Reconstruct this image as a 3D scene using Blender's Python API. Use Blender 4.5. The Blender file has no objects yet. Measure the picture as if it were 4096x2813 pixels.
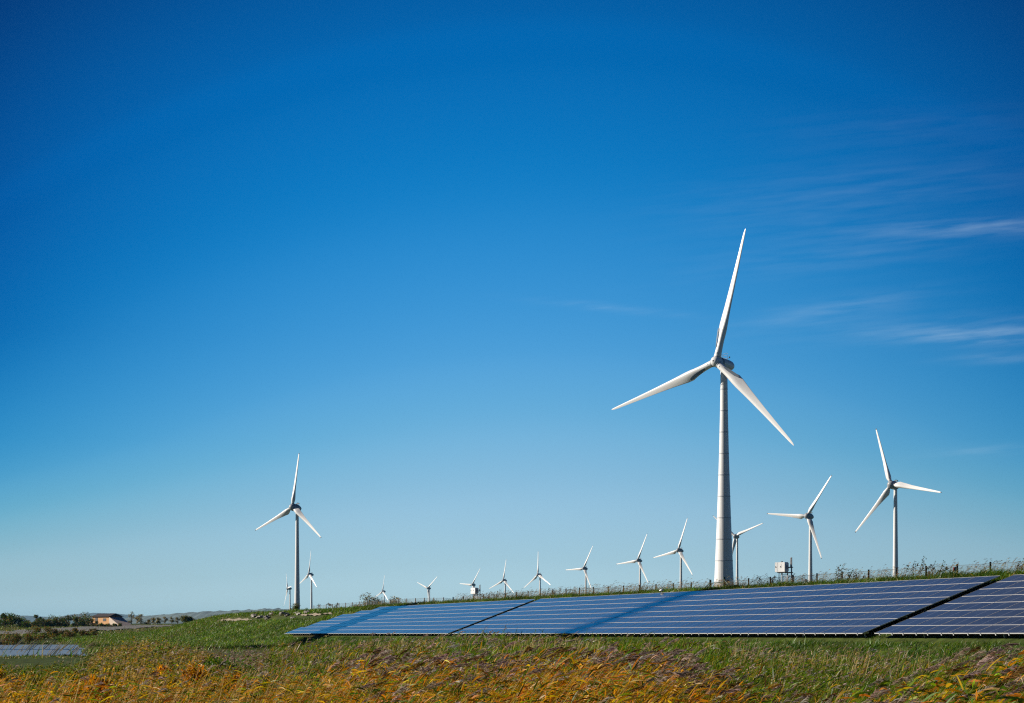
import bpy, math, random
import numpy as np
from mathutils import Vector, Matrix

# ------------------------------------------------------------------ camera, sky, sun, exposure
scene = bpy.context.scene
col = scene.collection
F, CX, HY, CZ = 8400.0, 2048.0, 2535.0, 4.0      # focal length in photo pixels, centre column, horizon row, eye height
cam_d = bpy.data.cameras.new("camera"); cam = bpy.data.objects.new("camera", cam_d); col.objects.link(cam)
cam.location = (0, 0, CZ); cam.rotation_euler = (math.radians(90), 0, 0)
cam_d.sensor_width = 36; cam_d.lens = F / 4096 * 36
cam_d.shift_y = (HY - 1406.5) / 4096
cam_d.clip_start = 0.5; cam_d.clip_end = 60000
scene.camera = cam

SUN_AZ = math.atan2(-0.98, 0.18)      # from +Y towards +X
SUN_EL = math.radians(24)
sun_dir = Vector((math.sin(SUN_AZ) * math.cos(SUN_EL), math.cos(SUN_AZ) * math.cos(SUN_EL), math.sin(SUN_EL)))
sd = bpy.data.lights.new("sun", 'SUN'); sun = bpy.data.objects.new("sun", sd); col.objects.link(sun)
sd.energy = 5.0; sd.angle = math.radians(0.8); sd.color = (1.0, 0.91, 0.78)
sun.rotation_euler = sun_dir.to_track_quat('Z', 'Y').to_euler(); sun.location = (-60, 0, 80)

world = bpy.data.worlds.new("World"); scene.world = world; world.use_nodes = True
def build_sky():
    nt = world.node_tree; N = nt.nodes; L = nt.links; N.clear()
    def node(t, **k):
        n = N.new(t)
        for a, v in k.items(): setattr(n, a, v)
        return n
    def math_(op, a, b=None, c=None):
        n = node('ShaderNodeMath', operation=op)
        for i, v in enumerate((a, b, c)):
            if v is None: continue
            if isinstance(v, (int, float)): n.inputs[i].default_value = v
            else: L.new(v, n.inputs[i])
        return n.outputs[0]
    def mul(a, b):
        n = node('ShaderNodeVectorMath', operation='MULTIPLY'); L.new(a, n.inputs[0])
        if isinstance(b, tuple): n.inputs[1].default_value = b
        else: L.new(b, n.inputs[1])
        return n.outputs[0]
    out = node('ShaderNodeOutputWorld'); bg = node('ShaderNodeBackground')
    sky = node('ShaderNodeTexSky', sky_type='NISHITA'); sky.sun_disc = False
    sky.sun_elevation = SUN_EL; sky.sun_rotation = SUN_AZ
    sky.air_density = 1.0; sky.dust_density = 0.3; sky.ozone_density = 2.0
    tc = node('ShaderNodeTexCoord'); sep = node('ShaderNodeSeparateXYZ'); L.new(tc.outputs['Generated'], sep.inputs[0])
    x, y, z = sep.outputs
    # clear, strongly polarised autumn air: the sky deepens quickly with elevation
    ramp = node('ShaderNodeValToRGB'); ramp.color_ramp.interpolation = 'CARDINAL'
    K = 3.0
    stops = [(0.0, (1.28, 1.86, 2.9)), (0.0171, (1.16, 1.70, 2.68)), (0.0339, (0.98, 1.42, 2.18)), (0.0672, (0.84, 1.27, 1.85)),
             (0.1003, (0.5677, 1.1675, 1.7127)), (0.1332, (0.3302, 1.0424, 1.6777)), (0.1974, (0.0757, 0.853, 1.5489)),
             (0.2592, (0.0066, 0.6478, 1.3328)), (0.2831, (0.0047, 0.5632, 1.2091)), (0.38, (0.01, 0.20, 0.55)), (0.9, (0.01, 0.14, 0.40))]
    el = ramp.color_ramp.elements
    while len(el) < len(stops): el.new(0.5)
    for e, (p, c) in zip(el, stops): e.position = p; e.color = tuple(v / K for v in c) + (1,)
    az = math_('ARCTAN2', x, y); d = math_('SUBTRACT', az, 0.02)
    az2 = math_('MINIMUM', math_('MULTIPLY', d, d), 0.09)
    zs = math_('MAXIMUM', z, 0.0)
    L.new(math_('ADD', zs, math_('MULTIPLY', math_('MULTIPLY', az2, 1.15), math_('MINIMUM', math_('MULTIPLY', zs, 11.0), 1.0))), ramp.inputs[0])
    c = mul(sky.outputs[0], ramp.outputs[0]); c = mul(c, (K, K, K))
    # vignette-like falloff put into the sky: a little darker away from the brightest azimuth
    dim = math_('MULTIPLY', math_('MULTIPLY', az2, 5.2), math_('MINIMUM', math_('MINIMUM', math_('MULTIPLY_ADD', zs, 10.0, 0.2), 1.6), math_('MULTIPLY_ADD', zs, -5.4, 2.62)))
    back = math_('MINIMUM', math_('MAXIMUM', math_('MULTIPLY_ADD', y, 1.2, 0.62), 0.30), 1.0)      # unseen sky behind the eye dimmed, to darken shaded faces turned this way
    cmb = node('ShaderNodeCombineXYZ')
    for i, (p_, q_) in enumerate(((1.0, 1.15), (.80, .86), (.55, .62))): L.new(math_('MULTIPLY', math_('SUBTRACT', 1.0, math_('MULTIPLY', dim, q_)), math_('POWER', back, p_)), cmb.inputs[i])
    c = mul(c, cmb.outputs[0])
    # thin cirrus streaks: (azimuth tangent, elevation tangent, half length, half height, slope, strength)
    yy = math_('MAXIMUM', y, 0.05); u = math_('DIVIDE', x, yy); v = math_('DIVIDE', z, yy)
    nz = node('ShaderNodeTexNoise'); nz.inputs['Scale'].default_value = 1.0; nz.inputs['Detail'].default_value = 6
    cv = node('ShaderNodeCombineXYZ'); L.new(math_('MULTIPLY', u, 26.0), cv.inputs[0])
    L.new(math_('MULTIPLY', math_('MULTIPLY_ADD', u, -0.10, v), 260.0), cv.inputs[1]); L.new(cv.outputs[0], nz.inputs['Vector'])
    fib = math_('MAXIMUM', math_('MULTIPLY_ADD', nz.outputs['Fac'], 3.2, -1.15), 0.0)
    tot = None
    for (px, py, hl, hh, sl, st) in [(3960, 1345, 360, 34, 0.0, .22), (3800, 1310, 520, 50, .05, .08), (3780, 915, 420, 34, .03, .09), (4060, 905, 240, 30, .02, .11), (3350, 1235, 360, 46, .16, .10),
                                     (3650, 510, 560, 80, .05, .02), (3900, 720, 500, 90, .1, .02), (2440, 1232, 260, 16, -.10, .10), (3960, 1800, 260, 20, .07, .10), (3400, 1010, 560, 80, .12, .05), (4000, 1430, 200, 22, .05, .12), (3250, 800, 500, 120, .1, .05)]:
        du = math_('MULTIPLY_ADD', u, 8400 / hl, (2048 - px) / hl)
        dv0 = math_('MULTIPLY_ADD', v, 8400 / hh, (py - 2535) / hh)
        dv = math_('MULTIPLY_ADD', du, -sl * hl / hh, dv0)
        r2 = math_('ADD', math_('MULTIPLY', du, du), math_('MULTIPLY', dv, dv))
        g = math_('MULTIPLY', math_('EXPONENT', math_('MULTIPLY', r2, -1.0)), st)
        tot = g if tot is None else math_('ADD', tot, g)
    cl = math_('MINIMUM', math_('MULTIPLY', tot, math_('ADD', fib, 0.15)), 0.6)
    mix = node('ShaderNodeMix', data_type='RGBA'); L.new(cl, mix.inputs['Factor']); L.new(c, mix.inputs[6])
    mix.inputs[7].default_value = (7.4, 9.6, 11.4, 1)
    bg.inputs['Strength'].default_value = 0.0606
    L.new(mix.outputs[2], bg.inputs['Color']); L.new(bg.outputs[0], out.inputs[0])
build_sky()
scene.cycles.use_denoising = False; scene.cycles.filter_width = 1.2
scene.view_settings.view_transform = 'Standard'; scene.view_settings.look = 'None'
scene.view_settings.exposure = 0.4; scene.view_settings.gamma = 1

# ------------------------------------------------------------------ helpers
rng = np.random.default_rng(7)
random.seed(7)

def px(x, y, D):                       # a point of the place seen at photo pixel (x, y) from the eye, D metres ahead
    return Vector(((x - CX) / F * D, D, CZ + (HY - y) / F * D))

def mat(name, base, rough=0.6, metal=0.0, var=0.0, scale=3.0, dark=None, spec=0.5, bump=0.0, stretch=(1, 1, 1), coords='Object'):
    m = bpy.data.materials.new(name); m.use_nodes = True
    nt = m.node_tree; b = nt.nodes['Principled BSDF']
    b.inputs['Roughness'].default_value = rough; b.inputs['Metallic'].default_value = metal
    b.inputs['Specular IOR Level'].default_value = spec
    b.inputs['Base Color'].default_value = tuple(base) + (1,)
    if var > 0:
        tc = nt.nodes.new('ShaderNodeTexCoord'); mp = nt.nodes.new('ShaderNodeMapping'); nz = nt.nodes.new('ShaderNodeTexNoise')
        mp.inputs['Scale'].default_value = stretch
        nz.inputs['Scale'].default_value = scale; nz.inputs['Detail'].default_value = 6; nz.inputs['Roughness'].default_value = 0.65
        nt.links.new(tc.outputs[coords], mp.inputs[0]); nt.links.new(mp.outputs[0], nz.inputs['Vector'])
        r = nt.nodes.new('ShaderNodeValToRGB')
        d = dark if dark else tuple(v * (1 - var) for v in base)
        r.color_ramp.elements[0].position = 0.3; r.color_ramp.elements[1].position = 0.62
        r.color_ramp.elements[0].color = tuple(d) + (1,); r.color_ramp.elements[1].color = tuple(base) + (1,)
        nt.links.new(nz.outputs['Fac'], r.inputs[0]); nt.links.new(r.outputs[0], b.inputs['Base Color'])
        if bump > 0:
            bp = nt.nodes.new('ShaderNodeBump'); bp.inputs['Strength'].default_value = bump; bp.inputs['Distance'].default_value = 0.2
            nt.links.new(nz.outputs['Fac'], bp.inputs['Height']); nt.links.new(bp.outputs[0], b.inputs['Normal'])
    return m

def leaf_mat(name, trans=0.45, gloss=0.03):
    m = bpy.data.materials.new(name); m.use_nodes = True
    nt = m.node_tree; N = nt.nodes; L = nt.links; N.clear()
    out = N.new('ShaderNodeOutputMaterial'); at = N.new('ShaderNodeAttribute'); at.attribute_name = 'Col'
    d = N.new('ShaderNodeBsdfDiffuse'); t = N.new('ShaderNodeBsdfTranslucent'); mx = N.new('ShaderNodeMixShader')
    mx.inputs[0].default_value = trans
    L.new(at.outputs['Color'], d.inputs[0]); L.new(at.outputs['Color'], t.inputs[0])
    L.new(d.outputs[0], mx.inputs[1]); L.new(t.outputs[0], mx.inputs[2])
    g = N.new('ShaderNodeBsdfGlossy'); g.inputs['Roughness'].default_value = 0.45; g.inputs[0].default_value = (.6, .6, .6, 1)
    m2 = N.new('ShaderNodeMixShader'); m2.inputs[0].default_value = gloss
    L.new(mx.outputs[0], m2.inputs[1]); L.new(g.outputs[0], m2.inputs[2]); L.new(m2.outputs[0], out.inputs[0])
    return m

class MB:                               # collects shapes, links them as ONE mesh object
    def __init__(s): s.v = []; s.f = []
    def add(s, vs, fs):
        o = len(s.v); s.v += [tuple(v) for v in vs]; s.f += [tuple(o + i for i in f) for f in fs]; return s
    def box(s, c, size, M=None):
        hx, hy, hz = (d / 2 for d in size); c = Vector(c)
        vs = [Vector((sx * hx, sy * hy, sz * hz)) for sx in (-1, 1) for sy in (-1, 1) for sz in (-1, 1)]
        if M is not None: vs = [M @ v for v in vs]
        return s.add([v + c for v in vs], [(0, 1, 3, 2), (4, 6, 7, 5), (0, 4, 5, 1), (2, 3, 7, 6), (0, 2, 6, 4), (1, 5, 7, 3)])
    def loft(s, rings, cap=True):
        n = len(rings[0]); vs = [p for r in rings for p in r]; fs = []
        for k in range(len(rings) - 1):
            for i in range(n):
                j = (i + 1) % n; fs.append((k * n + i, k * n + j, (k + 1) * n + j, (k + 1) * n + i))
        if cap: fs += [tuple(range(n - 1, -1, -1)), tuple((len(rings) - 1) * n + i for i in range(n))]
        return s.add(vs, fs)
    def lathe(s, prof, n=24, axis='Z', o=(0, 0, 0), cap=True):       # prof: (position along axis, radius)
        rings = []; o = Vector(o)
        for h, r in prof:
            ring = []
            for i in range(n):
                a = 2 * math.pi * i / n; c, q = math.cos(a) * r, math.sin(a) * r
                ring.append(o + (Vector((c, q, h)) if axis == 'Z' else Vector((c, h, -q)) if axis == 'Y' else Vector((h, c, q))))
            rings.append(ring)
        return s.loft(rings, cap)
    def tube(s, pts, rad, n=6):
        pts = [Vector(p) for p in pts]; rings = []
        for k, p in enumerate(pts):
            d = (pts[min(k + 1, len(pts) - 1)] - pts[max(k - 1, 0)]).normalized()
            a = d.cross(Vector((0, 0, 1))) if abs(d.z) < .95 else d.cross(Vector((1, 0, 0)))
            a.normalize(); b = d.cross(a); r = rad[k] if isinstance(rad, (list, tuple)) else rad
            rings.append([p + a * math.cos(2 * math.pi * i / n) * r + b * math.sin(2 * math.pi * i / n) * r for i in range(n)])
        return s.loft(rings)
    def mesh(s, name, m, smooth=False, sharp=None):
        me = bpy.data.meshes.new(name); me.from_pydata(s.v, [], s.f); me.materials.append(m)
        if smooth:
            me.polygons.foreach_set('use_smooth', [True] * len(me.polygons))
            if sharp: me.set_sharp_from_angle(angle=math.radians(sharp))
        me.update(); return me
    def build(s, name, m, parent=None, smooth=False, sharp=None):
        return link(name, s.mesh(name, m, smooth, sharp), parent)

def link(name, data, parent=None, loc=None, M=None):
    o = bpy.data.objects.new(name, data); col.objects.link(o)
    if parent is not None: o.parent = parent
    if M is not None: o.matrix_local = M
    elif loc is not None: o.location = loc
    return o
def tag(o, label, cat, group=None, kind=None):
    o['label'] = label; o['category'] = cat
    if group: o['group'] = group
    if kind: o['kind'] = kind
    return o
def thing(name, label, cat, loc=(0, 0, 0), rz=0.0, group=None):
    o = link(name, None, loc=loc); o.rotation_euler = (0, 0, rz); o.empty_display_size = 0.3
    return tag(o, label, cat, group)
def copy_tree(o, parent=None):
    c = o.copy(); col.objects.link(c)
    if parent is not None: c.parent = parent; c.matrix_parent_inverse = o.matrix_parent_inverse
    for ch in list(o.children): copy_tree(ch, c)
    return c

class Ribbons:                          # many thin leaf / stalk strips in one mesh, each with its own colour
    def __init__(s): s.V = []; s.Fc = []; s.C = []; s.n = 0
    def add(s, P, W, S, C):
        P = np.asarray(P, np.float32); N, K, _ = P.shape
        if N == 0: return
        W = np.broadcast_to(np.asarray(W, np.float32), (N, K)); S = np.asarray(S, np.float32)[:, None, :]
        A = P - S * W[..., None] * .5; B = P + S * W[..., None] * .5
        V = np.stack([A, B], 2).reshape(-1, 3)
        C = np.asarray(C, np.float32)
        if C.ndim == 2: C = np.broadcast_to(C[:, None, :], (N, K, 3))
        Cv = np.repeat(C.reshape(-1, 3), 2, 0)
        base = (np.arange(N) * K * 2)[:, None] + (np.arange(K - 1) * 2)[None, :]
        Q = np.stack([base, base + 1, base + 3, base + 2], -1).reshape(-1, 4) + s.n
        s.V.append(V); s.C.append(Cv); s.Fc.append(Q.astype(np.int32)); s.n += len(V)
    def mesh(s, name, m):
        V = np.concatenate(s.V); Q = np.concatenate(s.Fc); C = np.concatenate(s.C)
        me = bpy.data.meshes.new(name)
        me.vertices.add(len(V)); me.vertices.foreach_set('co', V.ravel())
        me.loops.add(Q.size); me.loops.foreach_set('vertex_index', Q.ravel())
        me.polygons.add(len(Q)); me.polygons.foreach_set('loop_start', np.arange(0, Q.size, 4, dtype=np.int32))
        at = me.color_attributes.new('Col', 'FLOAT_COLOR', 'POINT')
        at.data.foreach_set('color', np.concatenate([C, np.ones((len(C), 1), np.float32)], 1).ravel())
        me.materials.append(m); me.update(); me.validate(); return me
    def build(s, name, m, parent=None): return link(name, s.mesh(name, m), parent)

# ------------------------------------------------------------------ materials
M_white = mat('turbine_white', (.85, .85, .84), .38, var=.10, scale=.5, stretch=(1, 1, .15))
M_white_far = mat('turbine_white_far', (.85, .84, .82), .4, var=.06, scale=.3, stretch=(1, 1, .15))
M_ring = mat('flange_paint', (.52, .54, .57), .5, var=.15, scale=1)
M_nac = mat('nacelle_grey', (.33, .35, .37), .45, var=.2, scale=.8)
M_nacA = mat('nacelle_white', (.74, .75, .75), .4, var=.1, scale=.6)
M_dark = mat('dark_metal', (.045, .05, .055), .5, var=.3, scale=4)
M_galv = mat('galvanised_steel', (.52, .53, .54), .45, var=.25, scale=6)
M_rootpanel = mat('root_panel_grey', (.20, .24, .28), .55, var=.15, scale=3)
M_tip = mat('blade_tip_dark', (.05, .05, .06), .5, var=.2, scale=3)
M_alu = mat('panel_frame_aluminium', (.55, .55, .55), .38, var=.06, scale=2)
M_post = mat('fence_post_dark', (.030, .036, .036), .6, var=.4, scale=5)
M_conc = mat('fence_post_pale', (.42, .43, .44), .7, var=.3, scale=5)
M_green = mat('gate_green', (.06, .12, .10), .45, var=.3, scale=5)
M_wire = mat('fence_wire', (.10, .12, .12), .5, var=.3, scale=9)
M_cab = mat('cabinet_white', (.88, .88, .87), .4, var=.06, scale=3)
M_black = mat('black_plastic', (.02, .02, .022), .5, var=.3, scale=5)
M_red = mat('red_box', (.45, .07, .03), .5, var=.3, scale=7)
M_rock = mat('pale_rubble', (.36, .33, .29), .85, var=.5, scale=1.6, bump=.4)
M_sand = mat('sandy_soil', (.34, .28, .20), .95, var=.4, scale=.35, coords='Object')
M_gravel = mat('gravel_track', (.17, .16, .145), .95, var=.35, scale=.12)
M_bark = mat('bark', (.09, .07, .05), .9, var=.4, scale=4)
M_leaf = leaf_mat('leaves'); M_grass = leaf_mat('grass_blades', .35, .05); M_plume = leaf_mat('reed_plumes', .35, .0)
M_dry = leaf_mat('dry_stems', .2, .02)

# ------------------------------------------------------------------ ground
OX, OY = 17.19, 103.0                   # foot of the solar slope; s runs up the slope, t along the dike
UX, UY = .9537, .3009
PLANE0, PSLOPE = 3.99, .3763
POND_Z = 2.3
def st(X, Y): dx = X - OX; dy = Y - OY; return dx * UX + dy * UY, -dx * UY + dy * UX
def xy(s, t): return OX + s * UX - t * UY, OY + s * UY + t * UX
def base_z(X, Y):
    b = np.interp(Y, [-60, 20, 60, 120, 250, 500, 700, 900, 1500, 4000, 20000], [.9, 1.0, 1.05, 1.6, 2.6, 4.2, 6.2, 8.3, 9.2, 9.2, 9.2])
    return b + .12 * np.sin(X * .35 + 1.3) * np.cos(Y * .21) + .05 * np.sin(X * 1.1 + Y * .7)
def ground(X, Y):
    X = np.asarray(X, float); Y = np.asarray(Y, float)
    s, t = st(X, Y); b = base_z(X, Y)
    zd = np.interp(s, [-7, -1, 8, 9.2, 10.8, 13, 17, 42], [1.0, 3.25, 6.64, 6.95, 6.95, 6.68, 6.6, -2])
    zd = zd + np.where((s > 8.3) | (s < -.6) | (t > 144), .07 * np.sin(t * .8 + s * 1.7) + .05 * np.sin(t * 2.3 - s), 0)
    f = np.clip((340 - t) / 110, 0, 1); f = f * f * (3 - 2 * f)
    z = np.maximum(b, b + (zd - b) * f)
    u = X / np.maximum(Y, 1) * F + CX                      # a shallow pond lies in the low ground on the far left
    edge = 345 + 14 * np.sin(Y * .09)
    m2 = np.clip((edge + 170 - u) / 60, 0, 1) * np.clip((Y - 130) / 14, 0, 1) * np.clip((360 - Y) / 20, 0, 1) * (X < 0)
    z = np.maximum(z, z * (1 - m2) + (POND_Z + .09) * m2)   # its low bank
    e = np.clip((edge - u) / 45, 0, 1) * np.clip((Y - 151 - 3.5 * np.sin(X * .9) - 1.8 * np.sin(X * 2.3)) / 7, 0, 1) * np.clip((336 - Y) / 18, 0, 1) * (X < 0)
    return z * (1 - e) + np.minimum(z, POND_Z - .6) * e
def gz(x, y): return float(ground(x, y))

def ground_mat():
    m = bpy.data.materials.new('ground_turf'); m.use_nodes = True
    nt = m.node_tree; N = nt.nodes; L = nt.links; b = N['Principled BSDF']; b.inputs['Roughness'].default_value = .95; b.inputs['Specular IOR Level'].default_value = .1
    tc = N.new('ShaderNodeTexCoord')
    def noise(sc, det): n = N.new('ShaderNodeTexNoise'); n.inputs['Scale'].default_value = sc; n.inputs['Detail'].default_value = det; L.new(tc.outputs['Object'], n.inputs['Vector']); return n.outputs['Fac']
    def ramp(f, stops):
        r = N.new('ShaderNodeValToRGB'); el = r.color_ramp.elements
        while len(el) < len(stops): el.new(.5)
        for e, (p, c) in zip(el, stops): e.position = p; e.color = c + (1,)
        L.new(f, r.inputs[0]); return r.outputs[0]
    big = ramp(noise(.03, 5), [(.35, (.055, .085, .018)), (.5, (.075, .10, .022)), (.62, (.11, .10, .035)), (.75, (.10, .075, .04))])
    fine = ramp(noise(1.8, 8), [(.3, (.45, .45, .45)), (.7, (1.15, 1.15, 1.1))])
    mx = N.new('ShaderNodeMix'); mx.data_type = 'RGBA'; mx.blend_type = 'MULTIPLY'; mx.inputs[0].default_value = 1
    L.new(big, mx.inputs[6]); L.new(fine, mx.inputs[7]); L.new(mx.outputs[2], b.inputs['Base Color'])
    return m
def build_ground():
    ys = [-60.0]
    while ys[-1] < 16500: ys.append(ys[-1] + max(1.3, ys[-1] * .014 if ys[-1] > 0 else 4))
    ys = np.array(ys); a = np.linspace(-1, 1, 421); a = np.sign(a) * (np.abs(a) ** 1.9)
    Yg, Ag = np.meshgrid(ys, a, indexing='ij'); Xg = Ag * (70 + 1.1 * np.maximum(Yg, 0)) - .02 * np.maximum(Yg, 0)
    Z = ground(Xg, Yg); V = np.stack([Xg, Yg, Z], -1).reshape(-1, 3)
    R, Cn = Yg.shape; i = np.arange(R * Cn).reshape(R, Cn)
    Q = np.stack([i[:-1, :-1], i[:-1, 1:], i[1:, 1:], i[1:, :-1]], -1).reshape(-1, 4)
    me = bpy.data.meshes.new('ground'); me.vertices.add(len(V)); me.vertices.foreach_set('co', V.astype(np.float32).ravel())
    me.loops.add(Q.size); me.loops.foreach_set('vertex_index', Q.astype(np.int32).ravel()); me.polygons.add(len(Q))
    me.polygons.foreach_set('loop_start', np.arange(0, Q.size, 4, dtype=np.int32)); me.polygons.foreach_set('use_smooth', np.ones(len(Q), bool))
    me.materials.append(ground_mat()); me.update()
    o = link('ground', me); o['kind'] = 'structure'
build_ground()

def strip(name, pts, widths, m, lift=.06, sub=24):
    P = [];
    for k in range(len(pts) - 1):
        for j in range(sub):
            q = j / sub; P.append((pts[k][0] * (1 - q) + pts[k + 1][0] * q, pts[k][1] * (1 - q) + pts[k + 1][1] * q, widths[k] * (1 - q) + widths[k + 1] * q))
    P.append((pts[-1][0], pts[-1][1], widths[-1]))
    mb = MB(); vs = []; fs = []; n = 9
    for k, (x, y, w) in enumerate(P):
        a = P[max(k - 1, 0)]; b = P[min(k + 1, len(P) - 1)]; d = Vector((b[0] - a[0], b[1] - a[1])).normalized(); nx, ny = -d.y, d.x
        for i in range(n):
            q = (i / (n - 1) - .5) * w * (1 + .10 * math.sin(k * .9 + (i > 4) * 2)); X, Y = x + nx * q, y + ny * q; vs.append((X, Y, gz(X, Y) + lift))
    for k in range(len(P) - 1):
        for i in range(n - 1): fs.append((k * n + i, k * n + i + 1, (k + 1) * n + i + 1, (k + 1) * n + i))
    o = mb.add(vs, fs).build(name, m, smooth=True); o['kind'] = 'structure'; return o

def pond():
    m = bpy.data.materials.new('pond_water'); m.use_nodes = True; nt = m.node_tree; b = nt.nodes['Principled BSDF']; b.inputs['Base Color'].default_value = (.22, .25, .25, 1); b.inputs['Roughness'].default_value = .32; b.inputs['Specular IOR Level'].default_value = .35; b.inputs['IOR'].default_value = 1.33
    tc = nt.nodes.new('ShaderNodeTexCoord'); mp = nt.nodes.new('ShaderNodeMapping'); mp.inputs['Rotation'].default_value = (0, 0, .5); mp.inputs['Scale'].default_value = (1.6, .35, 1); nz = nt.nodes.new('ShaderNodeTexNoise'); nz.inputs['Scale'].default_value = 1.4; nz.inputs['Detail'].default_value = 4
    bp = nt.nodes.new('ShaderNodeBump'); bp.inputs['Strength'].default_value = .35; bp.inputs['Distance'].default_value = .06
    nt.links.new(tc.outputs['Object'], mp.inputs[0]); nt.links.new(mp.outputs[0], nz.inputs['Vector']); nt.links.new(nz.outputs['Fac'], bp.inputs['Height']); nt.links.new(bp.outputs[0], b.inputs['Normal'])
    Ys = np.linspace(147, 340, 24); vs = []; fs = []
    for y in Ys:
        for q in np.linspace(0, 1, 8): vs.append((y * ((-500 + q * 860) - CX) / F, y, POND_Z))
    for i in range(23):
        for j in range(7): fs.append((i * 8 + j, i * 8 + j + 1, i * 8 + j + 9, i * 8 + j + 8))
    o = MB().add(vs, fs).build('pond', m, smooth=True); o['kind'] = 'structure'
pond()
def hills():
    m = mat('hazed_hill_pasture', (.20, .25, .22), .95, var=.5, scale=.01)  # pasture tone made paler and bluer: part of the haze is painted in
    for prof, D, depth in (([(-900, 2478), (-300, 2466), (0, 2461), (120, 2463), (190, 2469), (245, 2470), (300, 2456), (400, 2451), (480, 2456), (560, 2463), (760, 2472), (1000, 2490), (1300, 2498)], 14000, 1600),
                           ([(300, 2500), (560, 2468), (700, 2455), (850, 2445), (1000, 2440), (1090, 2434), (1160, 2436), (1260, 2446), (1420, 2470), (1700, 2496)], 7000, 900)):
        pxs = np.linspace(prof[0][0], prof[-1][0], 220); tops = np.interp(pxs, [p[0] for p in prof], [p[1] for p in prof])
        k = np.ones(9) / 9; tops = np.convolve(np.pad(tops, 4, mode='edge'), k, 'valid')
        H = CZ + (HY - tops) / F * D; vs = []; fs = []; n = 15
        for i, (x, h) in enumerate(zip(pxs, H)):
            h = h + rng.normal() * (.9 if D < 9000 else .5)
            for j in range(n):
                q = j / (n - 1) * 2 - 1
                vs.append(((x - CX) / F * D, D + q * depth, 5 + (h - 5) * (math.cos(q * math.pi) * .5 + .5) + 1.2 * math.sin(i * .7 + j * 1.9)))
        for i in range(len(pxs) - 1):
            for j in range(n - 1): fs.append((i * n + j, (i + 1) * n + j, (i + 1) * n + j + 1, i * n + j + 1))
        o = MB().add(vs, fs).build('hills', m, smooth=True); o['kind'] = 'structure'
hills()
strip('gravel_track', [(-104, 345), (-112, 480), (-124, 640), (-132, 760)], [17, 20, 24, 22], M_gravel, .25)
strip('sandy_path', [xy(6.9, 150), xy(6.8, 158), xy(6.9, 167)], [.25, .55, .3], M_sand, .16)
strip('sandy_path', [xy(5.8, 196), xy(5.9, 208), xy(6.1, 222)], [.3, .9, .3], M_sand, .16)

# ------------------------------------------------------------------ wind turbines
TAU = math.radians(5)
def blade_mesh(L, kind):
    st_ = [0, .02, .045, .07, .10, .14, .18, .22, .27, .33, .4, .5, .6, .7, .8, .88, .94, .975, .992, 1.0]
    if kind == 'big':
        ch = np.interp(st_, [0, .05, .12, .22, .27, .4, .6, .8, .94, .985, 1], [.052, .052, .060, .083, .082, .064, .045, .030, .020, .013, .004])
        rd = .052
    else:
        ch = np.interp(st_, [0, .03, .08, .14, .2, .4, .6, .8, .94, .985, 1], [.046, .05, .105, .112, .100, .068, .052, .038, .028, .020, .008])
        rd = .044
    circ = np.interp(st_, [0, .05, .12, .22] if kind == 'big' else [0, .02, .06, .12], [1, 1, .55, 0])
    th = np.interp(st_, [0, .2, .3, .5, 1], [.5, .42, .30, .21, .14])
    tw = np.radians(np.interp(st_, [0, .15, .3, .6, 1], [20, 19, 11, 4, 0]))
    rings = []; n = 26
    for r, c, ci, t, b in zip(st_, ch, circ, th, tw):
        ring = []
        for i in range(n):
            a = 2 * math.pi * i / n
            xa = c * (.5 * (1 + math.cos(a)) - .3); ya = .62 * t * c * math.sin(a) * (1 - .62 * math.cos(a))
            xc, yc = rd / 2 * math.cos(a), rd / 2 * math.sin(a)
            X = xc * ci + xa * (1 - ci); Yv = yc * ci + ya * (1 - ci)
            ring.append((L * (X * math.cos(b) + Yv * math.sin(b)), L * (-X * math.sin(b) + Yv * math.cos(b) + .02 * r * r), L * r))
        rings.append(ring)
    return MB().loft(rings)
def tip_mesh(L):
    return MB().box((.004 * L, .02 * L, .994 * L), (.016 * L, .008 * L, .016 * L))
def rootpanel_mesh(L):                  # flat trailing edge plate near the root of the big blades
    mb = MB(); pr = [(.085, .014, .027), (.120, .016, .038), (.205, .030, .054), (.235, .044, .057)]
    vs = []
    for r, a, c in pr:
        b = math.radians(19)
        for X, dy in ((a, .012), (c, .004), (c, .001), (a, .009)):
            vs.append((L * (X * math.cos(b) + dy * math.sin(b)), L * (-X * math.sin(b) + dy * math.cos(b) + .016), L * r))
    rings = [vs[i * 4:i * 4 + 4] for i in range(4)]
    return mb.loft(rings)
BL = {}
def meshes_for(kind, L):
    if (kind, L) not in BL:
        d = dict(blade=blade_mesh(L, kind).mesh('blade', M_white if kind == 'big' else M_white_far, True, 40))
        if kind == 'big':
            d['root_panel'] = rootpanel_mesh(L).mesh('root_panel', M_rootpanel)
            d['collar'] = MB().lathe([(L * .018, L * .0262), (L * .018, L * .0285), (L * .026, L * .0285), (L * .026, L * .0262)], 28).mesh('blade_collar', M_ring, True, 40)
            d['stud'] = MB().lathe([(0, .30), (.08, .30), (.12, .2)], 14, 'Y', (-.1, 1.36, L * .048)).mesh('root_spot', mat('root_spot_white', (.9, .9, .88), .3, var=.03))  # small white spot on the blade root, gives no light
        else:
            d['tip'] = tip_mesh(L).mesh('blade_tip', M_tip)
        BL[(kind, L)] = d
    return BL[(kind, L)]

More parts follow.
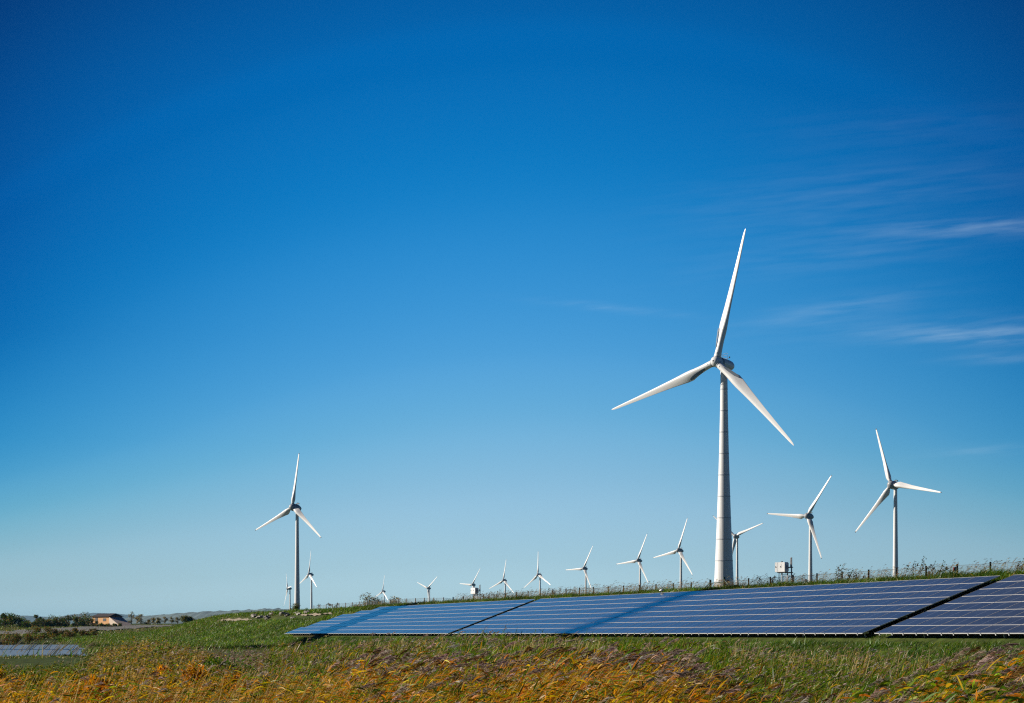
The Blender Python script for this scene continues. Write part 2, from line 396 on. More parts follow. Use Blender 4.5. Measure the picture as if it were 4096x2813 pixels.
def turbine(label, hub, D, yaw, phi, L=33, kind='small', group='wind turbines in the row behind the dike', hub_z=None, world=None, base_r=None, mast=True):
    H = px(hub[0], hub[1], D) if world is None else Vector(world)
    y = math.radians(yaw); ov = 5.4 if kind == 'big' else 4.2
    bx, by = H.x + ov * math.sin(y), H.y + ov * math.cos(y); g = gz(bx, by) - .3
    root = thing('wind_turbine', label, 'wind turbine', (bx, by, g), -y, group)
    hh = H.z - g; hubp = Vector((0, -ov, hh)); n = Vector((0, -math.cos(TAU), math.sin(TAU))); ev = Vector((0, math.sin(TAU), math.cos(TAU))); eh = Vector((1, 0, 0))
    A = Matrix((eh, -n, ev)).transposed().to_4x4(); A.translation = hubp        # local x right, y back along the shaft, z up
    top = hh - (2.0 if kind == 'big' else 1.9)
    # tower
    if kind == 'big':
        prof = [(0, 4.75), (top * .1, 4.25), (top * .22, 3.68), (top * .42, 2.82), (top * .65, 2.02), (top * .85, 1.55), (top, 1.40)]
        hs = np.linspace(0, top, 13); rs = np.interp(hs, [p[0] for p in prof], [p[1] for p in prof])
        tw = MB().lathe(list(zip(hs, rs)), 30).build('tower', M_white, root)
        for h, r in list(zip(hs, rs))[1:-1]:
            MB().lathe([(h - .22, r - .03), (h - .22, r + .05), (h + .22, r + .05), (h + .22, r - .03)], 30).build('flange_ring', M_ring, tw)
        for i in range(0, 30, 5):       # bolted seams running down the shell
            a = 2 * math.pi * (i + .5) / 30; sm = MB()
            r = [float(np.interp(h, hs, rs)) * math.cos(math.pi / 30) + .005 for h in hs]
            sm.add([(q * math.cos(a) - e * .06 * math.sin(a), q * math.sin(a) + e * .06 * math.cos(a), h) for q, h in zip(r, hs) for e in (-1, 1)] , [(2 * k, 2 * k + 1, 2 * k + 3, 2 * k + 2) for k in range(len(hs) - 1)])
            sm.build('bolted_seam', M_ring, tw)
        hb = MB().lathe([(-2.35, .05), (-2.25, .75), (-1.95, 1.35), (-1.4, 1.85), (-.6, 2.12), (.4, 2.2), (1.45, 2.2)], 32, 'Y')
        ho = hb.build('hub', M_nacA, root, True, 35); ho.matrix_local = A
        MB().lathe([(-2.42, .30), (-2.30, .33), (-2.2, .33)], 16, 'Y').build('nose_port', M_black, ho)
        MB().lathe([(1.5, 2.02), (1.5, 2.28), (2.9, 2.28), (2.9, 2.0)], 32, 'Y').build('generator_ring', M_rootpanel, root, True, 35).matrix_local = A
        na = MB().lathe([(2.95, 2.15), (5, 2.2), (8, 2.15), (9.6, 1.95), (10.7, 1.5), (11.3, .9), (11.5, .05)], 30, 'Y').build('nacelle', M_nacA, root, True, 35); na.matrix_local = A
        fr = MB()
        for p in ([(-.9, 5.0, 2.0), (-1.2, 4.6, 4.4)], [(-.9, 6.0, 2.0), (-.9, 5.8, 3.7)], [(.8, 6.4, 1.9), (.8, 6.2, 3.8)], [(-.9, 5.8, 3.6), (.8, 6.2, 3.6)], [(-1.2, 4.6, 4.3), (-.9, 5.8, 3.6)],
                  [(-1.0, 5.8, 4.2), (.7, 6.2, 4.6)], [(.7, 6.2, 4.6), (1.0, 6.2, 4.2)], [(.8, 6.3, 2.5), (1.7, 6.6, 2.6)], [(-.9, 5.9, 2.6), (.8, 6.3, 2.4)]): fr.tube(p, .075, 6)
        ms = fr.build('weather_mast', M_galv, na)
        MB().lathe([(2.5, .12), (2.6, .24), (3.1, .24), (3.2, .1)], 10, 'Z', (1.75, 6.6, 0)).build('beacon', M_dark, ms)
    else:
        k = L / 33; rb = 1.9 * k if base_r is None else base_r
        hs = [0, .04 * top, .3 * top, .7 * top, top]; rs = [rb * 1.02, rb, rb * .83, rb * .62, rb * .50]
        tw = MB().lathe(list(zip(hs, rs)), 28).build('tower', M_white_far, root, True, 50)
        MB().lathe([(0, rb * 1.1), (3.2, rb * 1.08), (3.4, rb * 1.0)], 28).build('tower_foot', M_white_far, tw, True, 40)
        ho = MB().lathe([(-2.0, .05), (-1.9, .75), (-1.5, 1.4), (-.8, 1.95), (.2, 2.2), (1.25, 2.25)], 26, 'Y').build('hub', M_nac, root, True, 40); ho.matrix_local = A
        sk = MB()
        for q in range(3):
            a = math.radians(phi + 120 * q); R3 = Matrix((Vector((math.sin(a), 0, -math.cos(a))), Vector((0, 1, 0)), Vector((math.cos(a), 0, math.sin(a))))).transposed()
            t_ = MB().lathe([(1.2, 1.05), (2.5, .98)], 16)
            sk.add([R3 @ Vector(v) for v in t_.v], t_.f)
        sk.build('blade_sockets', M_nac, ho, True, 40)
        na = MB().lathe([(1.32, 2.1), (2.2, 2.3), (3.6, 2.25), (5.2, 1.85), (6.6, 1.2), (7.4, .6), (7.7, .05)], 26, 'Y').build('nacelle', M_nac, root, True, 40); na.matrix_local = A
        if mast:
            MB().box((0, 4.6, 2.75), (2.3, .35, .5)).box((-.8, 4.6, 2.3), (.15, .15, .8)).box((.8, 4.6, 2.3), (.15, .15, .8)).tube([(-.5, 4.6, 3.0), (-.3, 4.6, 3.6), (.3, 4.6, 3.6), (.5, 4.6, 3.0)], .06, 5).build('weather_mast', M_dark, na)
    md = meshes_for(kind, L)
    for q in range(3):
        a = math.radians(phi + 120 * q); er = eh * math.cos(a) + ev * math.sin(a); et = -eh * math.sin(a) + ev * math.cos(a)
        Bm = Matrix((et, n, er)).transposed().to_4x4(); Bm.translation = hubp + er * (.9 if kind == 'big' else .6)
        b = link('blade', md['blade'], root, M=Bm)
        if kind == 'big':
            for nm, key in (('root_panel', 'root_panel'), ('blade_collar', 'collar'), ('root_spot', 'stud')): link(nm, md[key], b)
        else: link('blade_tip', md['tip'], b)
    return root

TURBS = [
 ('tall white turbine with ringed bolted tower, by far the largest, right of centre', (2865, 1447), 847, 40.8, 77.3, 53.2, 'big'),
 ('slender white turbine standing alone on the left above the sandy mound', (1169, 2029), 1275, 39.1, 83.5, 32.4, 'small'),
 ('small turbine just right of the slender lone one on the left', (1235, 2298), 2843, 56.9, 86, 32.4, 'small'),
 ('small turbine close behind the lone left tower, its rotor nearly edge-on', (1150, 2354), 3500, 71, 125, 32.4, 'small'),
 ('tiny turbine above the pale fence posts, right of the dark bushes', (1530, 2366), 4220, 55.3, 82.4, 32.4, 'small'),
 ('tiny turbine with two blades raised in a V above the fence', (1711, 2353), 3848, 46.9, 159.3, 32.4, 'small'),
 ('tiny turbine half hidden behind the smaller inverter cabinet', (1889, 2339), 3525, 48.5, 175.7, 32.4, 'small'),
 ('small turbine with one blade upright, first to the right of the smaller inverter cabinet', (2013, 2322), 3214, 46.4, 82.2, 32.4, 'small'),
 ('small turbine with one blade straight up, above the left gap between solar arrays', (2151, 2300), 2896, 49.7, 92.8, 32.4, 'small'),
 ('small turbine with a level left blade, fourth to the left of the ringed tower', (2334, 2274), 2727, 46.9, 62.2, 32.4, 'small'),
 ('mid-sized turbine, second to the left of the ringed tower', (2550, 2242), 2397, 46.7, 66.1, 32.4, 'small'),
 ('mid-sized turbine, nearest to the left of the ringed tower', (2712, 2202), 2043, 47.6, 71.1, 32.4, 'small'),
 ('turbine partly hidden behind the big ringed tower', (2940, 2145), 2040, 36.0, 20.5, 32.4, 'small'),
 ('white turbine right of the large inverter cabinet, one blade level to the left', (3228, 2064), 1442, 41.8, 54.9, 32.4, 'small'),
 ('grey-headed white turbine on the far right, second tallest on the right side', (3564, 1939), 1131, 44.7, 109.5, 32.4, 'small'),
]
for lb, hub, D, yaw, phi, L, kind in TURBS: turbine(lb, hub, D, yaw, phi, L, kind)

# two more towers of the big kind stand off to the left; their shadows fall across the panels
turbine('white ringed turbine out of frame to the left, shading the far array', None, 0, 40.8, 40, 53.2, 'big', world=(-67, 226, 112))
turbine('white ringed turbine out of frame to the left, shading the middle array', None, 0, 40.8, 102, 53.2, 'big', world=(-190, 176, 110))

# ------------------------------------------------------------------ solar arrays on the slope
PW, PH, PT, PX_, PY_ = 2.356, 1.004, 0.045, 2.37, 1.025
def glass_mat():
    m = bpy.data.materials.new('solar_glass'); m.use_nodes = True
    nt = m.node_tree; N = nt.nodes; L = nt.links; b = N['Principled BSDF']
    b.inputs['Roughness'].default_value = .13; b.inputs['IOR'].default_value = 1.5; b.inputs['Specular IOR Level'].default_value = .40
    tc = N.new('ShaderNodeTexCoord'); sp = N.new('ShaderNodeSeparateXYZ'); L.new(tc.outputs['Object'], sp.inputs[0])
    def mt(op, a, v=None, w=None):
        n = N.new('ShaderNodeMath'); n.operation = op
        for i, q in enumerate((a, v, w)):
            if q is None: continue
            if isinstance(q, (int, float)): n.inputs[i].default_value = q
            else: L.new(q, n.inputs[i])
        return n.outputs[0]
    # cell grid printed under the glass: six rows, twenty-four half-cells, a pale strip down the middle
    fy = mt('ABSOLUTE', mt('SUBTRACT', mt('FRACT', mt('MULTIPLY', mt('DIVIDE', sp.outputs[1], .1600), 1.0)), .5))
    ly = mt('GREATER_THAN', fy, .465)
    fx = mt('ABSOLUTE', mt('SUBTRACT', mt('FRACT', mt('DIVIDE', sp.outputs[0], .0950)), .5)); lx = mt('GREATER_THAN', fx, .475)
    per = mt('MODULO', mt('ADD', mt('ABSOLUTE', mt('ADD', sp.outputs[0], PX_ * 1000 + PW / 2)), 0), PX_)
    mid = mt('LESS_THAN', mt('MINIMUM', per, mt('SUBTRACT', PX_, per)), .011)
    g = mt('MINIMUM', mt('ADD', mt('ADD', mt('MULTIPLY', ly, .35), mt('MULTIPLY', lx, .10)), mt('MULTIPLY', mid, 1.0)), 1.0)
    nz = N.new('ShaderNodeTexNoise'); nz.inputs['Scale'].default_value = .35; nz.inputs['Detail'].default_value = 5; L.new(tc.outputs['Object'], nz.inputs['Vector'])
    r = N.new('ShaderNodeValToRGB'); r.color_ramp.elements[0].color = (.031, .034, .038, 1); r.color_ramp.elements[1].color = (.047, .050, .055, 1)
    L.new(nz.outputs['Fac'], r.inputs[0])
    oi = N.new('ShaderNodeObjectInfo'); mr = mt('MULTIPLY_ADD', oi.outputs['Random'], .25, .88)
    v1 = N.new('ShaderNodeMix'); v1.data_type = 'RGBA'; v1.blend_type = 'MULTIPLY'; v1.inputs[0].default_value = 1
    cb = N.new('ShaderNodeCombineXYZ')
    for i in range(3): L.new(mr, cb.inputs[i])
    L.new(r.outputs[0], v1.inputs[6]); L.new(cb.outputs[0], v1.inputs[7])
    mx = N.new('ShaderNodeMix'); mx.data_type = 'RGBA'; L.new(g, mx.inputs[0]); L.new(v1.outputs[2], mx.inputs[6]); mx.inputs[7].default_value = (.34, .36, .40, 1)
    L.new(mx.outputs[2], b.inputs['Base Color'])
    return m
M_glass = glass_mat()
def glass_shape(mb, x=0, y=0): return mb.box((x - PW / 2, y + PH / 2, PT / 2 - .002), (PW - .020, PH - .020, PT - .008))
def frame_shape(mb, x=0, y=0):
    w = .011
    for c, s in (((-PW / 2, w / 2, PT / 2), (PW, w, PT)), ((-PW / 2, PH - w / 2, PT / 2), (PW, w, PT)),
                 ((-w / 2, PH / 2, PT / 2), (w, PH - 2 * w, PT)), ((-PW + w / 2, PH / 2, PT / 2), (w, PH - 2 * w, PT))):
        mb.box((c[0] + x, c[1] + y, c[2]), s)
    return mb
ME_glass = glass_shape(MB()).mesh('solar_panel', M_glass); ME_frame = frame_shape(MB()).mesh('frame', M_alu)
ME_clamp = MB().box((0, -.012, -.03), (.07, .05, .07)).box((0, -.02, .02), (.05, .03, .06)).mesh('clamp', M_galv)
R3 = Vector((UY, -UX, 0)); U3 = Vector((UX, UY, PSLOPE)).normalized(); N3 = R3.cross(U3)
SLOPE = Matrix((R3, U3, N3)).transposed().to_4x4()
def array(label, t0, ncol, rowlen=None, near_from='low'):
    x0, y0 = xy(0, t0)
    root = thing('solar_array', label, 'solar panels', (x0, y0, PLANE0), 0, 'arrays of solar panels on the dike slope')
    root.matrix_world = Matrix.Translation((x0, y0, PLANE0)) @ SLOPE
    gl, fr = MB(), MB()
    for i in range(ncol):
        for j in range(8):
            if rowlen and i >= rowlen[j]: continue
            X, Y = -i * PX_, j * PY_
            if i < 12:
                p = link('solar_panel', ME_glass, root, (X, Y, 0)); link('frame', ME_frame, p)
            else: glass_shape(gl, X, Y); frame_shape(fr, X, Y)
    if gl.v:
        p = gl.build('solar_panels', M_glass, root); p['kind'] = 'stuff'; q = fr.build('frames', M_alu, p); q['kind'] = 'stuff'
    for i in range(ncol):
        for f in (.22, .76): link('clamp', ME_clamp, root, (-(i + f) * PX_, 0, 0))
    Wd = ncol * PX_
    for y in (.35, 2.6, 5.1, 7.6):
        w = Wd if not rowlen else min(rowlen[int(y / PY_)], ncol) * PX_
        MB().box((-w / 2, y, -.07), (w - .1, .06, .07)).build('purlin', M_galv, root)
    lg = MB().box((0, 0, -.38), (.06, .06, .56)).mesh('support_leg', M_galv)
    for i in range(0, ncol, 3):
        for y in (.45, 4.0): link('support_leg', lg, root, (-(i * PX_ + .7), y, 0))
    return root
array('long middle array of blue solar panels below the white ringed turbine', 0.0, 31)
array('far array of pale blue solar panels tapering off to the left', 74.75, 29, [29, 29, 28, 28, 27, 27, 25, 23])
array('nearest array of solar panels, cut off by the right edge', -1.25 - 8 * PX_, 8)

# ------------------------------------------------------------------ fence on the dike crest, gate, cabinets
FS = 13.0; FTOP = 7.88
def ftop(t): return FTOP + .06 * math.sin(t * .09) + (.10 * max(0, math.sin((t - 120) / 32 * math.pi)) if 120 < t < 152 else 0)
def fence(label, ts, post_m, pw, round_=False, sag=None):
    x, y = xy(FS, ts[0]); root = thing('chain_link_fence', label, 'fence', (x, y, gz(x, y)), 0, 'chain link fences along the dike crest')
    o = Vector(root.location)
    for t in ts:
        x, y = xy(FS, t); g = gz(x, y) - .2; h = ftop(t) - g + .03; mb = MB(); c = Vector((x, y, g)) - o
        if round_: mb.lathe([(0, pw / 2), (h - .02, pw / 2), (h, pw / 3)], 10, 'Z', c)
        else: mb.box(c + Vector((0, 0, h / 2)), (pw, pw, h)).box(c + Vector((0, 0, h + .012)), (pw * 1.1, pw * 1.1, .024))
        mb.build('post', post_m, root)
    rb = Ribbons(); P = []; W = []
    a, b = min(ts), max(ts); step = .085; hgt = 1.15; dr = hgt * .55
    for sgn in (1, -1):
        for t in np.arange(a - dr if sgn > 0 else a, b if sgn > 0 else b + dr, step):
            ta, tb = t, t + sgn * dr; za, zb = -hgt, 0
            lo, hi = sorted((ta, tb))
            q0 = max(0, (a - ta) / (tb - ta) if tb > ta else (ta - b) / (ta - tb)); q1 = min(1, (b - ta) / (tb - ta) if tb > ta else (ta - a) / (ta - tb))
            if q1 <= q0: continue
            pts = []
            for q in (q0, q1):
                tt = ta + (tb - ta) * q; x, y = xy(FS, tt); dz = sag(tt) if sag else 0
                pts.append((x - o.x, y - o.y, ftop(tt) - .04 - hgt * (1 - q) - dz * q - o.z))
            P.append(pts); W.append(.010)
    P = np.array(P); d = P[:, 1] - P[:, 0]; S = np.cross(d, np.array([UX, UY, 0])); S /= np.linalg.norm(S, axis=1)[:, None]
    rb.add(P, .010, S, np.full((len(P), 3), .1)); rb.build('chain_link', M_wire, root)
    tw = MB(); k = np.arange(a, b + .01, 1.2); pts = []
    for t in k: x, y = xy(FS, t); pts.append(Vector((x, y, ftop(t) - .04 - (sag(t) if sag else 0))) - o)
    tw.tube(pts, .010, 5).build('top_wire', M_wire, root)
    return root
GT0, GT1 = 46.9, 49.5
f1 = fence('chain link fence with dark posts running right from the gate', [46.6 - 3.65 * i for i in range(0, 17)], M_post, .095)
f2 = fence('chain link fence with dark posts between the gate and the sagging stretch', [49.9 + 3.62 * i for i in range(0, 18)], M_post, .095)
f3 = fence('chain link fence with pale grey posts on the left, wire sagging at its end', [115.0 + 3.85 * i for i in range(0, 20)], M_conc, .12, True, sag=lambda t: .18 * max(0, math.cos((t - 117) / 3.0)) if 115 < t < 121.7 else 0)
def brace(root, t, dt, m):
    x, y = xy(FS, t); x2, y2 = xy(FS - .1, t + dt); o = Vector(root.location)
    MB().tube([Vector((x, y, ftop(t) - .1)) - o, Vector((x2, y2, gz(x2, y2) - .05)) - o], .035, 6).build('brace', m, root)
brace(f3, 126.55, -3.0, M_post); brace(f3, 126.55, 2.4, M_post)
gx, gy = xy(FS - .15, GT0); gate = thing('field_gate', 'low green tube gate in front of the ringed tower foot', 'gate', (gx, gy, gz(gx, gy)))
def gp(s, t, z): x, y = xy(s, t); return Vector((x, y, z)) - Vector(gate.location)
for t, hgt in ((GT0, .10), (GT1, -.05)): MB().box(gp(FS - .15, t, 7.25 + hgt / 2), (.14, .14, 1.5 + hgt)).build('gate_post', M_green, gate)
for z in (7.70, 7.33, 6.96): MB().tube([gp(FS - .15, GT0 + .1, z), gp(FS - .15, GT1 - .1, z)], .032 if z > 7.6 else .018, 8).build('gate_rail', M_green, gate)
gb = MB()
for t in np.linspace(GT0 + .25, GT1 - .25, 9): gb.tube([gp(FS - .15, t, 6.96), gp(FS - .15, t, 7.7)], .010, 5)
gb.build('gate_bars', M_green, gate)
MB().tube([gp(FS - .15, GT0, 7.85), gp(FS - .3, GT0 - 2.7, 6.75)], .035, 6).build('brace', M_green, gate)
MB().tube([gp(FS - .15, GT1, 7.75), gp(FS - .3, GT1 + 2.7, 6.72)], .035, 6).build('brace', M_green, gate)
MB().box(gp(FS - .28, GT1 - .15, 7.12), (.14, .10, .10)).build('padlock', M_galv, gate)

def cabinet(label, s, t, yaw, sc):
    x, y = xy(s, t); root = thing('inverter_cabinet', label, 'electrical cabinet', (x, y, gz(x, y) - .05), yaw, 'white inverter cabinets on steel stands'); root.scale = (sc,) * 3
    zb = 1.06                                            # local: front -Y, right +X
    mb = MB(); w, d, h, r = .86, .30, .60, .04
    ring = lambda yy, q: [Vector((sx * (w / 2 - q) if abs(sx) == 1 else 0, yy, 0)) for sx in (1,)]
    def rrect(yy, ins):
        out = []
        for cx, cz, a0 in ((w / 2 - r, h - r, 0), (-w / 2 + r, h - r, 90), (-w / 2 + r, r, 180), (w / 2 - r, r, 270)):
            for k in range(5):
                a = math.radians(a0 + k * 22.5); out.append(Vector((cx + (r - ins) * math.cos(a), yy, zb + cz + (r - ins) * math.sin(a))))
        return out
    mb.loft([rrect(d / 2, 0), rrect(-d / 2 + .015, 0), rrect(-d / 2, .015)]); body = mb.build('cabinet_body', M_cab, root, True, 35)
    MB().box((-w * .23, -d / 2 - .003, zb + h / 2), (.008, .008, h - .02)).build('door_seam', M_galv, body)
    for xx in (-w * .39, w * .10): MB().box((xx, -d / 2 - .012, zb + h * .53), (.065, .03, .045)).box((xx, -d / 2 - .03, zb + h * .53), (.02, .02, .075)).build('door_latch', M_black, body)
    MB().box((w * .10, -d / 2 - .004, zb + h * .70), (.10, .012, .12)).build('label_plate', M_white, body)
    MB().box((w / 2 + .004, .02, zb + h * .5), (.012, .14, .24)).build('vent', M_nac, body)
    MB().box((.02, .02, zb + h + .03), (.09, .07, .06)).build('cable_gland', M_dark, body)
    sk = MB()
    for k in range(7): sk.box((-.26 + k * .087, d / 2 + .10, zb + h * .52), (.012, .20, h * .82))
    sk.box((0, d / 2 + .01, zb + h * .52), (w * .86, .03, h * .86)).build('cooling_fins', M_nac, body)
    for xx, top in ((-.12, zb - .04), (.36, zb - .04)): MB().box((xx, .16, top / 2), (.055, .055, top)).build('leg', M_galv, root)
    MB().box((.46, .40, .98), (.06, .06, 1.96)).box((.42, .36, 1.62), (.035, .035, .62)).build('mast', M_galv, root)
    for z in (zb - .03, zb + .29): MB().box((.22, .40, z), (.62, .05, .07)).box((.54, .40, z), (.06, .08, .03)).build('bracket', M_dark, root)
    MB().box((.05, .10, zb - .035), (.74, .05, .05)).box((.05, -.06, zb - .03), (.70, .05, .04)).build('stand_rail', M_dark, root)
    MB().box((-.02, .14, .17), (.70, .06, .045)).build('cross_bar', M_galv, root)
    MB().tube([(-.18, -.02, zb - .02), (-.19, -.03, .7), (-.10, -.02, .42), (.02, 0, .22), (.06, 0, .02)], .022, 7).build('cable', M_black, root)
    gr = MB()
    for k in range(6): gr.box((.03 + k * .055, .15, .55), (.010, .010, .78))
    for k in range(9): gr.box((.165, .152, .2 + k * .09), (.29, .010, .010))
    gr.build('cable_grid', M_galv, root)
    return root
cabinet('large white electrical cabinet on a steel stand right of the ringed tower', 11.2, 33.6, math.radians(-52), 1.08)
cabinet('smaller white electrical cabinet on a stand in front of a tiny turbine, on the left', 11.2, 105.0, math.radians(-58), 1.0)

x, y = xy(11.4, 30.3)
dk = thing('cable_marker', 'small pale round marker plate by a fence post right of the large cabinet', 'marker', (x, y, gz(x, y)))
MB().lathe([(-.01, .02), (-.01, .10), (.01, .10), (.01, .02)], 16, 'Y', (0, 0, .52)).build('plate', M_cab, dk); MB().box((0, .03, .26), (.04, .04, .52)).build('stake', M_conc, dk)
P = px(3818, 2292, 115); rx_ = thing('marker_box', 'small red box on a short post among weeds by the fence, far right', 'box', (P.x, P.y, gz(P.x, P.y)))
zt = CZ + (HY - 2270) / F * 115 - rx_.location.z
MB().box((-.035, 0, zt - .10), (.07, .10, .22)).build('red_cover', M_red, rx_); MB().box((.045, .01, zt - .10), (.085, .12, .26)).build('grey_body', M_nac, rx_); MB().box((0, .01, (zt - .24) / 2), (.05, .05, zt - .24)).build('stake', M_conc, rx_)
sx_, sy_ = xy(7.82, 46.5); sn = thing('weather_sensor', 'small white domed sensor on the top edge of the middle solar array', 'sensor', (sx_, sy_, PLANE0 + 7.72 * PSLOPE))
MB().lathe([(0, .10), (.03, .17), (.05, .17), (.10, .14), (.15, .08), (.17, .01)], 16, 'Z', (0, 0, .12)).build('dome', M_cab, sn, True, 40); MB().lathe([(-.1, .03), (.12, .03)], 8).build('stem', M_galv, sn)

# ------------------------------------------------------------------ vegetation
def sample(n, x0, x1, d0, d1):
    D = np.sqrt(rng.uniform(d0 * d0, d1 * d1, n)); x = rng.uniform(x0, x1, n)
    return x, (x - CX) / F * D, D
def unit(v): return v / np.maximum(np.linalg.norm(v, axis=-1, keepdims=True), 1e-6)
PAL = {k: np.array(v) for k, v in dict(green=(.065, .125, .014), lime=(.15, .21, .020), olive=(.105, .115, .022), yellow=(.42, .29, .025), orange=(.50, .20, .018), amber=(.46, .25, .022),
       tan=(.40, .29, .16), brown=(.14, .085, .042), straw=(.46, .36, .22), plume=(.33, .265, .235), pale=(.50, .41, .35), dgreen=(.035, .075, .012), ochre=(.30, .20, .035), grey=(.22, .23, .19)).items()}
def pick(n, mix, var=.22):
    ks = list(mix); p = np.array([mix[k] for k in ks], float); i = rng.choice(len(ks), n, p=p / p.sum())
    c = np.stack([PAL[k] for k in ks])[i]
    m_ = c.mean(1, keepdims=True); c = np.maximum(m_ + (c - m_) * 1.34, .005) * 1.16
    return np.clip(c * np.exp(rng.normal(0, var, (n, 1))) * (1 + rng.normal(0, .06, (n, 3))), .004, .8)
WIND = np.array([1.0, -.18, 0.0])

def stem_pt(B, h, lean, q, az):
    out = np.empty(B.shape[:-1] + (3,)) if q.ndim == 1 else None
    d = np.stack([np.cos(az), np.sin(az), np.zeros_like(az)], -1)
    return B + d * (lean * h * q ** 1.8)[..., None] + np.stack([np.zeros_like(h), np.zeros_like(h), h * q * (1 - .22 * lean * q)], -1)

def reeds(R, X, Y, h, lean, mix, nleaf, ll, lw, K=4, plume=0.0, pl=.28, hairs=44, stemw=.010, windy=.8, qlo=.35, pmix=None, stem_mix=None, RP=None, hair_w=.010, elo=-.1):
    n = len(X); B = np.stack([X, Y, ground(X, Y)], -1); az = rng.normal(-.18, .35, n); lean = np.clip(lean + rng.normal(0, .06, n), .02, .9)
    # stalks
    qs = np.linspace(.0, 1, 5); P = np.stack([stem_pt(B, h, lean, np.full(n, q), az) for q in qs], 1)
    a = rng.uniform(0, math.pi, n) * .4; S = np.stack([np.cos(a), np.sin(a), np.zeros(n)], -1)
    W = np.array([1, .95, .85, .65, .4]) * stemw
    R.add(P, W, S, pick(n, stem_mix or {'tan': 2, 'olive': 2, 'brown': 1, 'straw': 1}))
    # leaves
    N = n * nleaf; idx = np.repeat(np.arange(n), nleaf); q = rng.uniform(qlo, .97, N)
    p0 = stem_pt(B[idx], h[idx], lean[idx], q, az[idx])
    la = np.where(rng.random(N) < windy, rng.normal(-.18, .65, N), rng.uniform(0, 2 * math.pi, N)); e = rng.uniform(elo, 1.05 + elo, N); dr = rng.uniform(.15, .95, N) * (1 - elo); L_ = ll * rng.uniform(.5, 1.2, N)
    d = np.stack([np.cos(la) * np.cos(e), np.sin(la) * np.cos(e), np.sin(e)], -1)
    v = np.linspace(0, 1, K); P = p0[:, None, :] + d[:, None, :] * (v[None, :] * L_[:, None])[..., None]; P[..., 2] -= dr[:, None] * L_[:, None] * (v[None, :] ** 2) * .75
    S = unit(np.cross(d, rng.normal(0, 1, (N, 3)) + np.array([0, 0, .8])))
    wp = {4: np.array([.6, 1, .7, .06]), 3: np.array([.7, 1, .06]), 5: np.array([.5, 1, .9, .55, .05])}[K]
    hue = pick(n, mix, .05)[idx]; C = np.where(rng.random((N, 1)) < .45, hue, pick(N, mix)) * np.exp(rng.normal(0, .18, (N, 1)))
    R.add(P, wp[None, :] * (lw * rng.uniform(.6, 1.2, N))[:, None], S, np.clip(C, .004, .75))
    # feathery seed heads streaming down-wind
    if callable(plume) or plume > 0:
        pf = plume(X, Y) if callable(plume) else np.full(n, plume)
        k = np.where(rng.random(n) < pf)[0]; m = len(k)
        if m:
            tip = stem_pt(B[k], h[k], lean[k], np.ones(m), az[k]); ax = unit(np.stack([np.cos(az[k]) * 1.0, np.sin(az[k]), rng.normal(.75, .25, m)], -1))
            plen = pl * rng.uniform(.75, 1.25, m); idx = np.repeat(np.arange(m), hairs); N = m * hairs; v0 = rng.beta(1.2, 1.3, N)
            root = tip[idx] + ax[idx] * (plen[idx] * v0 * .9)[:, None]; root[:, 2] -= .22 * plen[idx] * v0 ** 2
            body = np.sin(np.clip(v0 * .85 + .12, 0, 1) * math.pi) * .5 + .35
            hd = unit(ax[idx] * .75 + WIND * .55 + rng.normal(0, .36, (N, 3)) * np.array([1, 1, .8]) + np.array([0, 0, -.10])); hl = plen[idx] * .40 * body * rng.uniform(.5, 1.2, N)
            vv = np.linspace(0, 1, 3); P = root[:, None, :] + hd[:, None, :] * (vv[None, :] * hl[:, None])[..., None]; P[..., 2] -= .30 * hl[:, None] * vv[None, :] ** 2
            S = unit(np.cross(hd, rng.normal(0, 1, (N, 3)))); cb = pick(m, pmix or {'plume': 3, 'brown': .8, 'pale': .8}, .22)[idx] * np.exp(rng.normal(0, .22, (N, 1)))
            RP.add(P, np.array([.7, 1, .25]) * hair_w, S, np.clip(cb, .01, .7))

def by_px(table, x): return np.interp(x, [t[0] for t in table], [t[1] for t in table])
def wob(X, Y, s): return np.sin(X * s + 1.7) * np.cos(Y * s * .8 + .4) * .5 + np.sin(X * s * 2.3 + Y * s * 1.9) * .35
def clump_mask(X, Y, s, thr): return wob(X, Y, s) + rng.normal(0, .35, len(X)) > thr

def stuff(o, label, cat): return tag(o, label, cat, kind='stuff')

# near belt of flowering reeds, centre
R = Ribbons(); RP = Ribbons()
T1 = [(1150, 2650), (1350, 2632), (1500, 2640), (1800, 2650), (1950, 2606), (2200, 2612), (2450, 2640), (2700, 2700), (2850, 2750), (3050, 2790), (3400, 2800)]
x, X, D = sample(4300, 1180, 3080, 29, 46)
z = CZ - (by_px(T1, x) - HY) / F * 45 - .020 * (45 - D) + .26 * wob(X, D, 1.5) + rng.normal(0, .13, len(x))
keep = wob(X, D, 2.2) + rng.normal(0, .25, len(x)) > -.34; x, X, D, z = x[keep], X[keep], D[keep], z[keep]
h = np.maximum(z - ground(X, D) - .12, .8) / .905
mixA = {'orange': 3.4, 'amber': 3.2, 'yellow': 2.2, 'lime': 1.6, 'green': 1.3, 'olive': .8, 'tan': .5, 'brown': .3}
mixB = {'orange': .7, 'amber': 1.2, 'yellow': 1.2, 'lime': 2.0, 'green': 2.0, 'olive': 2.2, 'tan': .7, 'brown': .9}
left = ((x < 1850) & (wob(X, D, .9) > .05)) | (x > 2780)
pf = lambda X, Y: np.where(Y > 40.5, .55, np.where(Y > 37, .20, .05)) * np.where(X / Y * F + CX > 2780, .3, 1)
for sel, mx_ in ((left, mixB), (~left, mixA)):
    reeds(R, X[sel], D[sel], h[sel], .42, mx_, 12, .32, .027, 4, pf, .30, 60, .010, .66, .45, elo=.08, RP=RP, pmix={'plume': 3, 'brown': 1.2, 'pale': .5})
